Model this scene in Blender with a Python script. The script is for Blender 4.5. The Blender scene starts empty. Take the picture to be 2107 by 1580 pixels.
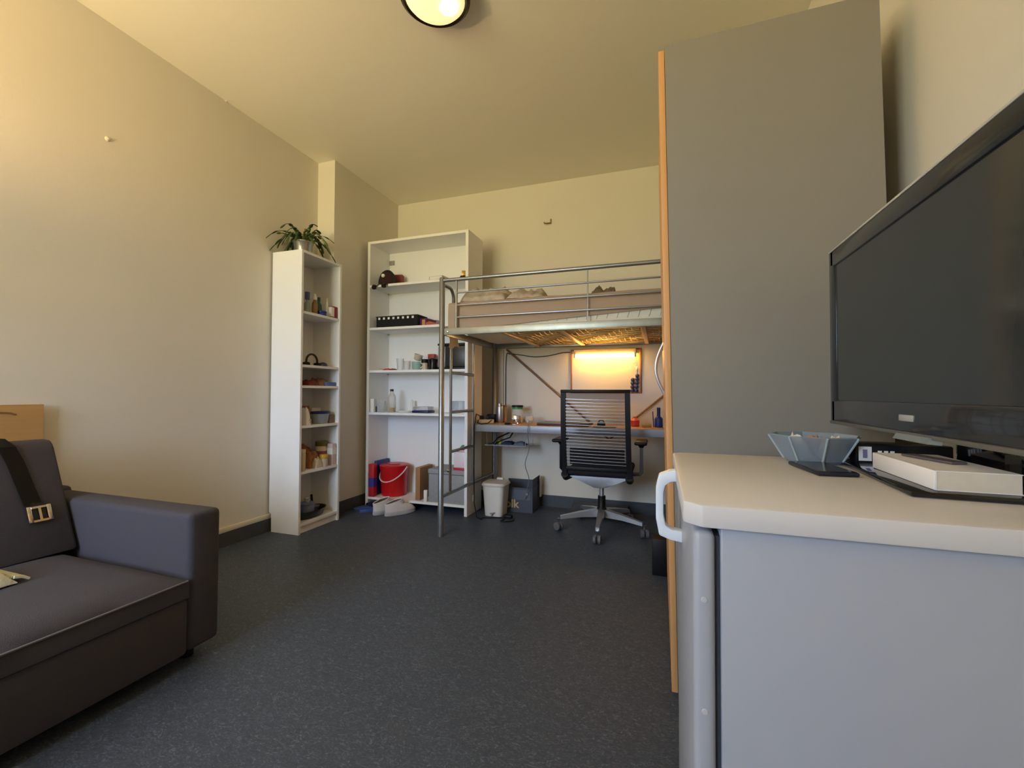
import bpy, bmesh, math, random
from mathutils import Vector, Matrix, noise
random.seed(7)
S = bpy.context.scene
COL = S.collection
PI = math.pi

# ------------------------------------------------------------------ camera
W, H, F = 2107.0, 1580.0, 900.0
YAW, PITCH, ROLL, CH = 0.3265, 0.0216, 0.0037, 0.9998
fw = Vector((-math.sin(YAW)*math.cos(PITCH), math.cos(YAW)*math.cos(PITCH), math.sin(PITCH)))
r0 = Vector((math.cos(YAW), math.sin(YAW), 0)); u0 = r0.cross(fw)
rt = r0*math.cos(ROLL)+u0*math.sin(ROLL); up = -r0*math.sin(ROLL)+u0*math.cos(ROLL)
cd = bpy.data.cameras.new('camera'); cam = bpy.data.objects.new('camera', cd); COL.objects.link(cam)
cd.sensor_width = 36; cd.lens = 36*F/W; cd.clip_start = 0.02
m = Matrix((rt, up, -fw)).transposed().to_4x4(); m.translation = Vector((0, 0, CH)); cam.matrix_world = m
S.camera = cam

def ray(u, v): return rt*((u-W/2)/F)+up*(-(v-H/2)/F)+fw
def at(u, v, X=None, Y=None, Z=None):
    d = ray(u, v); c = Vector((0, 0, CH))
    t = (X/d.x) if X is not None else (Y/d.y) if Y is not None else (Z-CH)/d.z
    return c+d*t
def Xat(u, Y, v=790): return at(u, v, Y=Y).x
def Yat(u, X, v=790): return at(u, v, X=X).y

# ------------------------------------------------------------------ light
vs = S.view_settings
vs.view_transform = 'Standard'; vs.look = 'None'; vs.gamma = 1; vs.use_curve_mapping = False
vs.exposure = 0.78
wd = bpy.data.worlds.new('daylight'); S.world = wd; wd.use_nodes = True
nt = wd.node_tree; nt.nodes.clear()
tc = nt.nodes.new('ShaderNodeTexCoord'); sx = nt.nodes.new('ShaderNodeSeparateXYZ')
mr = nt.nodes.new('ShaderNodeMapRange'); mr.inputs[1].default_value = -1; mr.inputs[2].default_value = 1
cr = nt.nodes.new('ShaderNodeValToRGB'); bg = nt.nodes.new('ShaderNodeBackground'); wo = nt.nodes.new('ShaderNodeOutputWorld')
nt.links.new(tc.outputs['Generated'], sx.inputs[0]); nt.links.new(sx.outputs[2], mr.inputs[0])
nt.links.new(mr.outputs[0], cr.inputs[0]); nt.links.new(cr.outputs[0], bg.inputs[0]); nt.links.new(bg.outputs[0], wo.inputs[0])
e = cr.color_ramp.elements
e[0].position = 0.47; e[0].color = (0.84, 0.77, 0.38, 1)      # sunlit lawn below the horizon
e[1].position = 0.53; e[1].color = (0.66, 0.86, 1.18, 1)       # pale sky
bg.inputs[1].default_value = 12.0

# room dimensions
XL, XP, XR = -2.685, -2.516, 0.70
YN, YP, YB, ZC = -1.6, 2.889, 3.804, 2.906
WX0, WX1, WZ0, WZ1 = -2.55, -1.25, 0.85, 2.45
pl = bpy.data.lights.new('window_portal', 'AREA'); pl.shape = 'RECTANGLE'; pl.size = WX1-WX0; pl.size_y = WZ1-WZ0
pl.cycles.is_portal = True
po = bpy.data.objects.new('window_portal', pl); COL.objects.link(po)
po.location = ((WX0+WX1)/2, YN-0.26, (WZ0+WZ1)/2); po.rotation_euler = (PI/2, 0, 0)

# ------------------------------------------------------------------ helpers
def lin(c):
    return tuple(((x/255)/12.92 if x/255 <= .04045 else ((x/255+.055)/1.055)**2.4) for x in c)
MATS = {}
def mat(name, rgb, rough=.5, metal=0., var=0., scale=20., bump=0., bscale=200., trans=0., alpha=1., emit=0., ecol=None, coat=0., spec=.5, ior=1.45):
    if name in MATS: return MATS[name]
    mt = bpy.data.materials.new(name); mt.use_nodes = True; n = mt.node_tree; b = n.nodes['Principled BSDF']
    c = lin(rgb)
    b.inputs['Roughness'].default_value = rough; b.inputs['Metallic'].default_value = metal
    b.inputs['Specular IOR Level'].default_value = spec; b.inputs['IOR'].default_value = ior
    b.inputs['Coat Weight'].default_value = coat
    b.inputs['Transmission Weight'].default_value = trans; b.inputs['Alpha'].default_value = alpha
    nz = n.nodes.new('ShaderNodeTexNoise'); nz.inputs['Scale'].default_value = scale; nz.inputs['Detail'].default_value = 4
    tcn = n.nodes.new('ShaderNodeTexCoord'); n.links.new(tcn.outputs['Object'], nz.inputs['Vector'])
    mx = n.nodes.new('ShaderNodeMix'); mx.data_type = 'RGBA'
    mx.inputs[6].default_value = tuple(max(0, x*(1-var)) for x in c)+(1,); mx.inputs[7].default_value = tuple(min(1, x*(1+var)) for x in c)+(1,)
    n.links.new(nz.outputs['Fac'], mx.inputs[0]); n.links.new(mx.outputs[2], b.inputs['Base Color'])
    if bump:
        nb = n.nodes.new('ShaderNodeTexNoise'); nb.inputs['Scale'].default_value = bscale; nb.inputs['Detail'].default_value = 3
        n.links.new(tcn.outputs['Object'], nb.inputs['Vector'])
        bp = n.nodes.new('ShaderNodeBump'); bp.inputs['Strength'].default_value = bump; bp.inputs['Distance'].default_value = .004
        n.links.new(nb.outputs['Fac'], bp.inputs['Height']); n.links.new(bp.outputs[0], b.inputs['Normal'])
    if emit:
        b.inputs['Emission Color'].default_value = tuple(lin(ecol or rgb))+(1,); b.inputs['Emission Strength'].default_value = emit
    MATS[name] = mt; return mt

def wood(name, rgb, axis='Z', scale=6., contrast=.25, rough=.45):
    mt = mat(name, rgb, rough); n = mt.node_tree; b = n.nodes['Principled BSDF']
    t = n.nodes.new('ShaderNodeTexCoord'); mp = n.nodes.new('ShaderNodeMapping')
    sc = {'X': (.6, 12, 12), 'Y': (12, .6, 12), 'Z': (12, 12, .6)}[axis]
    mp.inputs['Scale'].default_value = sc
    nz = n.nodes.new('ShaderNodeTexNoise'); nz.inputs['Scale'].default_value = scale; nz.inputs['Detail'].default_value = 6; nz.inputs['Distortion'].default_value = .6
    c = lin(rgb); mx = n.nodes.new('ShaderNodeMix'); mx.data_type = 'RGBA'
    mx.inputs[6].default_value = tuple(x*(1-contrast) for x in c)+(1,); mx.inputs[7].default_value = tuple(min(1, x*(1+contrast)) for x in c)+(1,)
    n.links.new(t.outputs['Object'], mp.inputs[0]); n.links.new(mp.outputs[0], nz.inputs['Vector']); n.links.new(nz.outputs['Fac'], mx.inputs[0]); n.links.new(mx.outputs[2], b.inputs['Base Color'])
    return mt

def glassy(name, rgb, a=.25, rough=.05):
    # thin clear glass or plastic: mostly see-through with a sheen
    if name in MATS: return MATS[name]
    mt = bpy.data.materials.new(name); mt.use_nodes = True; n = mt.node_tree; n.nodes.clear()
    o = n.nodes.new('ShaderNodeOutputMaterial'); tr = n.nodes.new('ShaderNodeBsdfTransparent'); p = n.nodes.new('ShaderNodeBsdfPrincipled')
    p.inputs['Base Color'].default_value = lin(rgb)+(1,); p.inputs['Roughness'].default_value = rough
    lw = n.nodes.new('ShaderNodeLayerWeight'); lw.inputs[0].default_value = .35
    ad = n.nodes.new('ShaderNodeMath'); ad.operation = 'MULTIPLY_ADD'; ad.inputs[1].default_value = .6; ad.inputs[2].default_value = a; ad.use_clamp = True
    ms = n.nodes.new('ShaderNodeMixShader'); n.links.new(lw.outputs['Facing'], ad.inputs[0]); n.links.new(ad.outputs[0], ms.inputs[0])
    n.links.new(tr.outputs[0], ms.inputs[1]); n.links.new(p.outputs[0], ms.inputs[2]); n.links.new(ms.outputs[0], o.inputs[0])
    MATS[name] = mt; return mt

class MB:
    def __init__(s, M=None): s.bm = bmesh.new(); s.M = M or Matrix.Identity(4)
    def _v(s, pts): return [s.bm.verts.new(s.M @ Vector(p)) for p in pts]
    def box(s, x0, x1, y0, y1, z0, z1, bev=0., seg=2):
        v = s._v([(x, y, z) for z in (z0, z1) for y in (y0, y1) for x in (x0, x1)])
        fs = [s.bm.faces.new([v[i] for i in q]) for q in ((0, 2, 3, 1), (4, 5, 7, 6), (0, 1, 5, 4), (2, 6, 7, 3), (0, 4, 6, 2), (1, 3, 7, 5))]
        if bev:
            es = list({e for f in fs for e in f.edges})
            bmesh.ops.bevel(s.bm, geom=es, offset=bev, segments=seg, profile=.5, affect='EDGES')
        return s
    def tube(s, pts, r, n=10, closed=False, cap=True):
        pts = [Vector(p) for p in pts]; N = len(pts); rings = []
        rr = r if hasattr(r, '__len__') else [r]*N
        prev = None
        for i, p in enumerate(pts):
            a = pts[(i-1) % N] if (closed or i) else p; b = pts[(i+1) % N] if (closed or i < N-1) else p
            t = (b-a).normalized()
            if prev is None:
                q = Vector((0, 0, 1)) if abs(t.z) < .9 else Vector((1, 0, 0)); nn = (q-t*q.dot(t)).normalized()
            else: nn = (prev-t*prev.dot(t)).normalized()
            prev = nn; bb = t.cross(nn)
            rings.append(s._v([p+(nn*math.cos(k*2*PI/n)+bb*math.sin(k*2*PI/n))*rr[i] for k in range(n)]))
        for i in range(N if closed else N-1):
            A, B = rings[i], rings[(i+1) % N]
            for k in range(n): s.bm.faces.new((A[k], A[(k+1) % n], B[(k+1) % n], B[k]))
        if cap and not closed:
            s.bm.faces.new(rings[0][::-1]); s.bm.faces.new(rings[-1])
        return s
    def lathe(s, prof, c=(0, 0, 0), n=20, sx=1, sy=1, capb=True, capt=True):
        c = Vector(c); rings = []
        for r, z in prof:
            rings.append(s._v([c+Vector((max(r, 1e-4)*sx*math.cos(k*2*PI/n), max(r, 1e-4)*sy*math.sin(k*2*PI/n), z)) for k in range(n)]))
        for A, B in zip(rings, rings[1:]):
            for k in range(n): s.bm.faces.new((A[k], A[(k+1) % n], B[(k+1) % n], B[k]))
        if capb: s.bm.faces.new(rings[0][::-1])
        if capt: s.bm.faces.new(rings[-1])
        return s
    def prism(s, poly, axis, a, b, bev=0.):
        f = {'X': lambda p, t: (t, p[0], p[1]), 'Y': lambda p, t: (p[0], t, p[1]), 'Z': lambda p, t: (p[0], p[1], t)}[axis]
        A = s._v([f(p, a) for p in poly]); B = s._v([f(p, b) for p in poly]); n = len(poly)
        fs = [s.bm.faces.new(A[::-1]), s.bm.faces.new(B)]
        for k in range(n): fs.append(s.bm.faces.new((A[k], A[(k+1) % n], B[(k+1) % n], B[k])))
        if bev:
            es = list({e for q in fs for e in q.edges})
            bmesh.ops.bevel(s.bm, geom=es, offset=bev, segments=2, profile=.5, affect='EDGES')
        return s
    def ball(s, c, r, n=14, m=8, sx=1, sy=1, sz=1):
        pr = [(r*math.sin(PI*i/m), -r*sz*math.cos(PI*i/m)) for i in range(m+1)]
        return s.lathe(pr, c, n, sx, sy, False, False)
    def crumple(s, c, hx, hy, h, amp=.3, seed=0, nx=12, ny=10, z0=None):
        # soft heap or crumpled packet resting on z = c.z
        top = {}; c = Vector(c)
        for j in range(ny+1):
            for i in range(nx+1):
                a, b = i/nx*2-1, j/ny*2-1
                k = (max(0, 1-a**4)*max(0, 1-b**4))**.5
                d = noise.noise(Vector((a*2.2+seed*7.1, b*2.2-seed*3.3, seed)))*amp+noise.noise(Vector((a*5+seed, b*5, 2)))*amp*.5
                top[i, j] = (c.x+a*hx*(1+.08*noise.noise(Vector((b*3, seed, 1)))), c.y+b*hy*(1+.08*noise.noise(Vector((a*3, seed, 4)))), c.z+.002+max(.0, h*k*(.8+d)))
        V = {k: s._v([p])[0] for k, p in top.items()}
        for j in range(ny):
            for i in range(nx): s.bm.faces.new((V[i, j], V[i+1, j], V[i+1, j+1], V[i, j+1]))
        ed = [(i, 0) for i in range(nx)]+[(nx, j) for j in range(ny)]+[(i, ny) for i in range(nx, 0, -1)]+[(0, j) for j in range(ny, 0, -1)]
        bot = [s._v([(top[k][0], top[k][1], c.z)])[0] for k in ed]
        for q in range(len(ed)):
            r = (q+1) % len(ed); s.bm.faces.new((V[ed[r]], V[ed[q]], bot[q], bot[r]))
        s.bm.faces.new(bot[::-1]); return s
    def build(s, name, mt, parent=None, label=None, sharp=35, origin=None):
        bmesh.ops.recalc_face_normals(s.bm, faces=s.bm.faces)
        me = bpy.data.meshes.new(name)
        if parent is not None:
            o = Vector((0, 0, 0)); q = parent
            while q is not None: o += q.location; q = q.parent
        else:
            vs_ = [v.co for v in s.bm.verts]
            if origin is not None: o = Vector(origin)
            else: o = Vector(((min(v.x for v in vs_)+max(v.x for v in vs_))/2, (min(v.y for v in vs_)+max(v.y for v in vs_))/2, min(v.z for v in vs_)))
        for v in s.bm.verts: v.co -= o
        s.bm.to_mesh(me); s.bm.free()
        for p in me.polygons: p.use_smooth = True
        me.set_sharp_from_angle(angle=math.radians(sharp))
        me.materials.append(mt)
        ob = bpy.data.objects.new(name, me); COL.objects.link(ob)
        if parent is not None: ob.parent = parent
        else: ob.location = o
        if label: ob['label'] = label
        return ob

def tag(o, label, cat, group=None):
    o['label'] = label; o['category'] = cat
    if group: o['group'] = group
    return o
def thing(name, label, cat, loc, group=None):
    o = bpy.data.objects.new(name, None); o.empty_display_size = .05; COL.objects.link(o); o.location = loc
    return tag(o, label, cat, group)
def struct(o): o['kind'] = 'structure'; return o
def B(*a, **k): return MB().box(*a, **k)
def rotz(c, a): return Matrix.Translation(Vector(c)) @ Matrix.Rotation(a, 4, 'Z')
def arc(c, r, a0, a1, n, ax='XZ'):
    out = []
    for i in range(n+1):
        t = a0+(a1-a0)*i/n; p, q = r*math.cos(t), r*math.sin(t)
        out.append((c[0]+p, c[1], c[2]+q) if ax == 'XZ' else (c[0], c[1]+p, c[2]+q) if ax == 'YZ' else (c[0]+p, c[1]+q, c[2]))
    return out

# ------------------------------------------------------------------ materials
wall_m = mat('painted_wall', (228, 222, 208), .75, var=.02, scale=3, bump=.07, bscale=110)
ceil_m = mat('painted_ceiling', (243, 239, 222), .8, var=.02, scale=2, bump=.06, bscale=70)
skirt_m = mat('dark_vinyl', (70, 74, 80), .5, var=.05)
cream_m = mat('cream_gloss_paint', (232, 222, 200), .4)
white_m = mat('white_melamine', (244, 243, 240), .42, var=.01)
steel_m = mat('grey_painted_steel', (150, 152, 154), .32, .75, var=.05)
galv_m = mat('galvanised_steel', (172, 176, 166), .42, .7, var=.25, scale=14)
black_p = mat('black_plastic', (15, 14, 15), .5, spec=.35)
black_g = mat('black_gloss', (10, 10, 12), .08, coat=.5)
chrome = mat('chrome', (225, 225, 228), .12, 1.)
alu = mat('aluminium', (205, 208, 214), .35, .85)
card = mat('cardboard', (160, 122, 80), .85, var=.08)
paper = mat('white_paper', (238, 236, 228), .8)
white_pl = mat('white_plastic', (235, 235, 230), .4)
navy = mat('navy_plastic', (30, 34, 90), .4)
clear = glassy('clear_plastic', (215, 220, 225), .22)
glass = glassy('drinking_glass', (225, 230, 230), .12, .03)

# floor: charcoal sheet with short pale flecks
fm = mat('charcoal_floor', (66, 68, 72), .62)
n = fm.node_tree; b = n.nodes['Principled BSDF']
t = n.nodes.new('ShaderNodeTexCoord'); mp = n.nodes.new('ShaderNodeMapping'); mp.inputs['Scale'].default_value = (46, 84, 1); mp.inputs['Rotation'].default_value = (0, 0, .5)
nz = n.nodes.new('ShaderNodeTexNoise'); nz.inputs['Scale'].default_value = 1.0; nz.inputs['Detail'].default_value = 5; nz.inputs['Distortion'].default_value = 2.2; nz.inputs['Roughness'].default_value = .65
rp = n.nodes.new('ShaderNodeValToRGB'); el = rp.color_ramp.elements
el[0].position = .36; el[0].color = lin((56, 64, 78))+(1,); el[1].position = .68; el[1].color = lin((104, 114, 130))+(1,)
mid = el.new(.55); mid.color = lin((69, 78, 92))+(1,)
n.links.new(t.outputs['Object'], mp.inputs[0]); n.links.new(mp.outputs[0], nz.inputs['Vector']); n.links.new(nz.outputs['Fac'], rp.inputs[0]); n.links.new(rp.outputs[0], b.inputs['Base Color'])
b.inputs['Roughness'].default_value = .55

# ------------------------------------------------------------------ room shell
T = .25
struct(B(XL-T, XR+T, YN-T, YB+T, -.1, 0).build('floor', fm))
struct(B(XL-T, XR+T, YN-T, YB+T, ZC, ZC+.1).build('ceiling', ceil_m))
struct(B(XL-T, XL, YN-T, YP, 0, ZC).build('wall_left', wall_m))
struct(B(XL-T, XP, YP, YB, 0, ZC).build('wall_left_pier', wall_m))
struct(B(XL-T, XR+T, YB, YB+T, 0, ZC).build('wall_back', wall_m))
struct(B(XR, XR+T, YN-T, YB, 0, ZC).build('wall_right', wall_m))
wn = MB(); wn.box(XL, WX0, YN-T, YN, 0, ZC); wn.box(WX1, XR, YN-T, YN, 0, ZC); wn.box(WX0, WX1, YN-T, YN, 0, WZ0); wn.box(WX0, WX1, YN-T, YN, WZ1, ZC)
struct(wn.build('wall_near', wall_m))
wf = MB(); d = .06; y0, y1 = YN-.2, YN-.14
wf.box(WX0, WX0+d, y0, y1, WZ0, WZ1); wf.box(WX1-d, WX1, y0, y1, WZ0, WZ1); wf.box(WX0+d, WX1-d, y0, y1, WZ0, WZ0+d); wf.box(WX0+d, WX1-d, y0, y1, WZ1-d, WZ1); wf.box((WX0+WX1)/2-.03, (WX0+WX1)/2+.03, y0, y1, WZ0+d, WZ1-d)
win = struct(wf.build('window_1', white_pl))
pane_m = glassy('window_glass', (230, 240, 240), .02, .02)
for a, c in ((WX0+d, (WX0+WX1)/2-.03), ((WX0+WX1)/2+.03, WX1-d)):
    B(a, c, YN-.175, YN-.17, WZ0+d, WZ1-d).build('pane', pane_m, win)
B(WX0-.03, WX1+.03, YN-.13, YN+.04, WZ0-.03, WZ0).build('sill', white_pl, win)
struct(B(XP+.012, XR, YB-.012, YB, 0, .1).build('baseboard_back', skirt_m))
bl = struct(B(XL, XL+.012, YN, YP, 0, .092).build('baseboard_left', skirt_m))
B(XL, XL+.014, YN, YP, .092, .125, bev=.004).build('moulding', cream_m, bl, 'cream painted moulding above the dark vinyl skirting')
struct(B(XP, XP+.012, YP-.012, YB, 0, .1).build('baseboard_pier', skirt_m))
struct(B(XL+.012, XP, YP-.012, YP, 0, .1).build('baseboard_pier_end', skirt_m))
struct(B(XR-.012, XR, YN, YB-.012, 0, .1).build('baseboard_right', skirt_m))

# ------------------------------------------------------------------ ceiling lamp
LC = (-1.0, 1.80)
cl = thing('ceiling_lamp', 'round flush ceiling lamp with dark rim and glowing glass dome', 'lamp', (LC[0], LC[1], ZC))
dome_m = mat('opal_glass', (250, 240, 205), .25, emit=.55, ecol=(255, 232, 165))
MB().lathe([(.165, ZC), (.165, ZC-.045), (.150, ZC-.058), (.140, ZC-.050), (.140, ZC)], (*LC, 0), 40, capb=False, capt=False).build('rim', mat('dark_bronze', (40, 30, 20), .3, .6), cl)
MB().lathe([(.140, ZC-.048), (.125, ZC-.066), (.09, ZC-.082), (.04, ZC-.09), (.0, ZC-.091)], (*LC, 0), 40, capb=False, capt=False).build('dome', dome_m, cl)
MB().ball((LC[0]+.06, LC[1]+.02, ZC-.088), .045, sz=.3).build('bulb_glow', mat('bulb_glow', (255, 245, 215), .4, emit=6, ecol=(255, 238, 190)), cl)

# ------------------------------------------------------------------ unseen torchiere behind the camera, guessed from the warm upper left wall
TL = Vector((-2.33, -.02, 0))
fl = thing('floor_lamp', 'assumed out-of-view tall uplighter floor lamp with an opaque metal bowl', 'lamp', TL)
MB().lathe([(.13, 0), (.13, .02), (.03, .03), (.012, .04)], TL, 24, capt=False).build('base', steel_m, fl)
MB().tube([TL+Vector((0, 0, .03)), TL+Vector((0, 0, 1.63))], .011).build('pole', steel_m, fl)
MB().lathe([(.01, 1.62), (.06, 1.635), (.11, 1.67), (.14, 1.73), (.137, 1.73), (.107, 1.673), (.058, 1.64), (.01, 1.627)], TL, 28, capb=False, capt=False).build('shade', steel_m, fl)
lp = bpy.data.lights.new('lamp_bulb', 'POINT'); lp.energy = 40; lp.color = (1, .62, .32); lp.shadow_soft_size = .03
lo = bpy.data.objects.new('lamp_bulb', lp); COL.objects.link(lo); lo.parent = fl; lo.location = (0, 0, 1.70)

# ------------------------------------------------------------------ narrow bookcase
NX, NY0, NY1, NXB = -2.403, 2.442, 2.852, -2.672
nb = thing('bookcase', 'tall narrow white bookcase standing against the left wall', 'bookcase', ((NX+NXB)/2, (NY0+NY1)/2, 0))
def side(y): return MB().prism([(NXB, .14), (NXB+.02, .13), (NXB+.022, 0), (NX, 0), (NX, 2.02), (NXB, 2.02)], 'Y', y, y+.018)
side(NY0).build('side_panel', white_m, nb); side(NY1-.018).build('side_panel', white_m, nb)
B(NXB+.004, NX, NY0+.018, NY1-.018, 2.002, 2.02).build('top_panel', white_m, nb)
B(NXB+.002, NXB+.006, NY0+.018, NY1-.018, .06, 2.0).build('back_panel', white_m, nb)
NS = [1.585, 1.201, 1.052, .764, .437, .072]
for z in NS: B(NXB+.007, NX-.004, NY0+.018, NY1-.018, z-.018, z).build('shelf', white_m, nb)
B(NX-.035, NX-.02, NY0+.018, NY1-.018, 0, NS[-1]-.018).build('plinth', white_m, nb)

# ------------------------------------------------------------------ wide bookcase
WBX0, WBX1, WY, WYB, WH = -2.463, -1.484, 3.256, 3.557, 2.345
wb = thing('bookcase', 'wide tall white bookcase with open shelves beside the loft bed ladder', 'bookcase', ((WBX0+WBX1)/2, (WY+WYB)/2, 0))
for x in (WBX0, WBX1-.025): B(x, x+.025, WY, WYB, 0, WH).build('side_panel', white_m, wb)
B(WBX0+.025, WBX1-.025, WY, WYB, WH-.022, WH).build('top_panel', white_m, wb)
bk = B(WBX0+.025, WBX1-.025, WYB-.006, WYB, .06, WH-.022).build('back_panel', white_m, wb)
gx = Xat(808, WYB, 542); gz = at(808, 542, Y=WYB).z
B(gx-.027, gx+.027, WYB-.012, WYB-.006, gz-.022, gz+.022, bev=.003).build('bracket', mat('grey_plate', (150, 148, 140), .5), bk, 'small grey square plate on the back panel')
WS = [1.955, 1.576, 1.199, .829, .088]
for z in WS: B(WBX0+.025, WBX1-.025, WY+.002, WYB-.006, z-.02, z).build('shelf', white_m, wb)
for z in WS[:4]:
    for x in (WBX0+.025, ):
        MB().ball((x+.008, WYB-.03, z-.024), .006).build('shelf_pin', steel_m, wb)

# ------------------------------------------------------------------ plant
pc = Vector((-2.565, 2.615, 2.0205))
pt = thing('potted_plant', 'trailing green leaf cactus in a zinc pot on the narrow bookcase', 'plant', pc)
MB().lathe([(.055, 0), (.058, .01), (.068, .105), (.074, .112), (.074, .12), (.067, .12), (.063, .108), (.052, .02), (0, .02)], pc, 28, capt=False).build('pot', mat('zinc', (190, 192, 192), .28, .9, var=.12), pt)
MB().lathe([(.0625, .1), (.03, .108), (0, .11)], pc, 20, capb=False, capt=False).build('soil', mat('soil', (52, 38, 28), .95), pt)
leaf_ms = [mat('cactus_leaf_green', (74, 98, 44), .45, var=.2, scale=30), mat('cactus_leaf_dark', (48, 70, 32), .45, var=.2, scale=30), mat('cactus_leaf_pale', (110, 122, 62), .5, var=.2, scale=30)]
def leaf_mesh(i):
    q = MB(); nseg = 5; ws = [.10, .34, .42, .44, .40, .22]
    rows = []
    for k in range(nseg+1):
        w = ws[k]*.5; x = k/nseg
        rows.append(q._v([(x, -w, -.03*k*(k-5)/6), (x, 0, .05-.03*k*(k-5)/6), (x, w, -.03*k*(k-5)/6), (x, 0, -.03-.03*k*(k-5)/6)]))
    for A, C in zip(rows, rows[1:]):
        for j in range(4): q.bm.faces.new((A[j], A[(j+1) % 4], C[(j+1) % 4], C[j]))
    q.bm.faces.new(rows[0][::-1]); q.bm.faces.new(rows[-1])
    bmesh.ops.recalc_face_normals(q.bm, faces=q.bm.faces)
    me = bpy.data.meshes.new('leaf'); q.bm.to_mesh(me); q.bm.free(); me.materials.append(leaf_ms[i])
    for p in me.polygons: p.use_smooth = True
    return me
LM = [leaf_mesh(i) for i in range(3)]
def put_leaf(p0, p1, me, roll=0.):
    d = p1-p0; L = d.length; x = d.normalized(); z = Vector((0, 0, 1)); y = z.cross(x)
    if y.length < .05: y = Vector((0, 1, 0))
    y.normalize(); z = x.cross(y)
    R = Matrix((x, y, z)).transposed() @ Matrix.Rotation(roll, 3, 'X')
    o = bpy.data.objects.new('leaf', me); COL.objects.link(o); o.parent = pt
    o.matrix_local = Matrix.Translation(p0-pc) @ R.to_4x4() @ Matrix.Diagonal((L*1.08, .058, .05, 1))
rnd = random.Random(5)
for k in range(34):
    a = k*2*PI/34*1.0+rnd.uniform(-.15, .15)
    reach = rnd.uniform(.09, .25); hgt = rnd.uniform(.02, .085); drop = rnd.uniform(0, .12) if reach > .15 else rnd.uniform(-.05, .03)
    dirx = Vector((math.cos(a), math.sin(a), 0))
    if pc.x+dirx.x*reach < XL+.02: reach = max(.05, (pc.x-XL-.03)/abs(dirx.x))
    side_ = Vector((-dirx.y, dirx.x, 0))*rnd.uniform(-.05, .05)
    base = pc+Vector((0, 0, .12))+dirx*.03
    ns = 6 if reach > .17 else 5 if reach > .1 else 3
    pts = []
    for i in range(ns+1):
        t = i/ns
        p = base+dirx*(reach*t)+side_*t*t+Vector((0, 0, hgt*4*t*(1-t)*.9+hgt*t*.5-drop*t*t*1.3))
        if p.z < pc.z+.012 and (NXB-.01 < p.x < NX+.02 and NY0-.02 < p.y < NY1+.02): p.z = pc.z+.014
        pts.append(p)
    me = LM[rnd.choice((0, 0, 1, 1, 2))]
    for p, q in zip(pts, pts[1:]): put_leaf(p, q, me, rnd.uniform(-.5, .5))

# ------------------------------------------------------------------ generic small things
def bottle(name, label, cat, c, r, h, body, capm, cap_h=.03, cap_r=None, neck=.45, shoulder=.72, group=None, capname='cap', cone=False, liquid=None):
    t = thing(name, label, cat, c, group); cr_ = cap_r or r*neck*1.15
    hb = h-cap_h
    MB().lathe([(r*.92, 0), (r, .006), (r, hb*shoulder), (r*.85, hb*(shoulder+.09)), (r*neck, hb*.93), (r*neck, hb)], c, 18).build('body', body, t)
    MB().lathe([(cr_, hb), (cr_ if not cone else cr_*.9, hb+cap_h*.4), (cr_ if not cone else cr_*.45, hb+cap_h)], c, 16).build(capname, capm, t)
    if liquid: MB().lathe([(r*.85, .004), (r*.9, .008), (r*.9, hb*.22), (0, hb*.22)], c, 16, capt=False).build('liquid', liquid, t)
    return t
def jar(name, label, cat, c, r, h, body, lidm, lid_h=.02, band=None, group=None):
    t = thing(name, label, cat, c, group)
    MB().lathe([(r*.92, 0), (r, .008), (r, h-lid_h-.012), (r*.88, h-lid_h)], c, 20).build('body', body, t)
    MB().lathe([(r*1.0, h-lid_h), (r*1.02, h-lid_h+.003), (r*1.02, h-.003), (r*.95, h)], c, 20).build('lid', lidm, t)
    if band: MB().lathe([(r+.0008, h*.22), (r+.0008, h*.6)], c, 20, capb=False, capt=False).build('paper_label', band, t)
    return t
def carton(name, label, cat, c, sx, sy, h, mt, ang=0., bandm=None, bz=(.3, .6), group=None):
    t = thing(name, label, cat, c, group); M = rotz(c, ang)
    MB(M).box(-sx/2, sx/2, -sy/2, sy/2, 0, h, bev=min(.0025, h*.1)).build('body', mt, t)
    q = MB(M)
    if bandm: q.box(-sx/2-.0006, sx/2+.0006, -sy/2-.0006, sy/2+.0006, h*bz[0], h*bz[1]).build('paper_label', bandm, t)
    else: q.box(-sx/2*.8, sx/2*.8, -.0015, .0015, h-.0004, h+.0006).build('flap_seam', mt, t)
    return t
def tumbler(label, c, r, h, group=None, m_=None):
    t = MB().lathe([(r*.8, 0), (r, h), (r-.0025, h), (r*.8-.0025, .008), (0, .008)], c, 22, capt=False).build('drinking_glass', m_ or glass)
    return tag(t, label, 'glass', group)
def packet(name, label, cat, c, hx, hy, h, mt, seed, amp=.35, group=None):
    return tag(MB().crumple(c, hx, hy, h, amp, seed).build(name, mt, sharp=60), label, cat, group)

# ------------------------------------------------------------------ narrow bookcase contents
def nbp(u, x, z, w=.02): return Vector((x, max(NY0+.021+w, min(NY1-.021-w, Yat(u, x))), z+.0005))
z = NS[0]
bottle('spray_bottle', 'pale spray bottle with a violet blue cap, on the upper narrow shelf', 'bottle', nbp(630, -2.46, z), .020, .155, mat('pale_grey_pl', (150, 165, 160), .4), mat('violet_blue', (78, 84, 150), .45), .055, .017)
bottle('pump_bottle', 'amber bottle with a white cone cap and paper label', 'bottle', nbp(645.5, -2.452, z), .021, .155, mat('amber', (150, 108, 70), .25), white_pl, .045, .016, cone=True)
bottle('shampoo_bottle', 'green bottle standing behind the amber bottle', 'bottle', nbp(654, -2.53, z, .024), .022, .16, mat('sea_green', (50, 110, 90), .4), mat('green_cap', (40, 95, 78), .4), .03)
jar('cream_tub', 'low blue cream tub on the upper narrow shelf', 'tub', nbp(660, -2.445, z), .036, .036, mat('cobalt', (34, 62, 140), .35), mat('cobalt_lid', (28, 52, 120), .35), .014)
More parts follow.
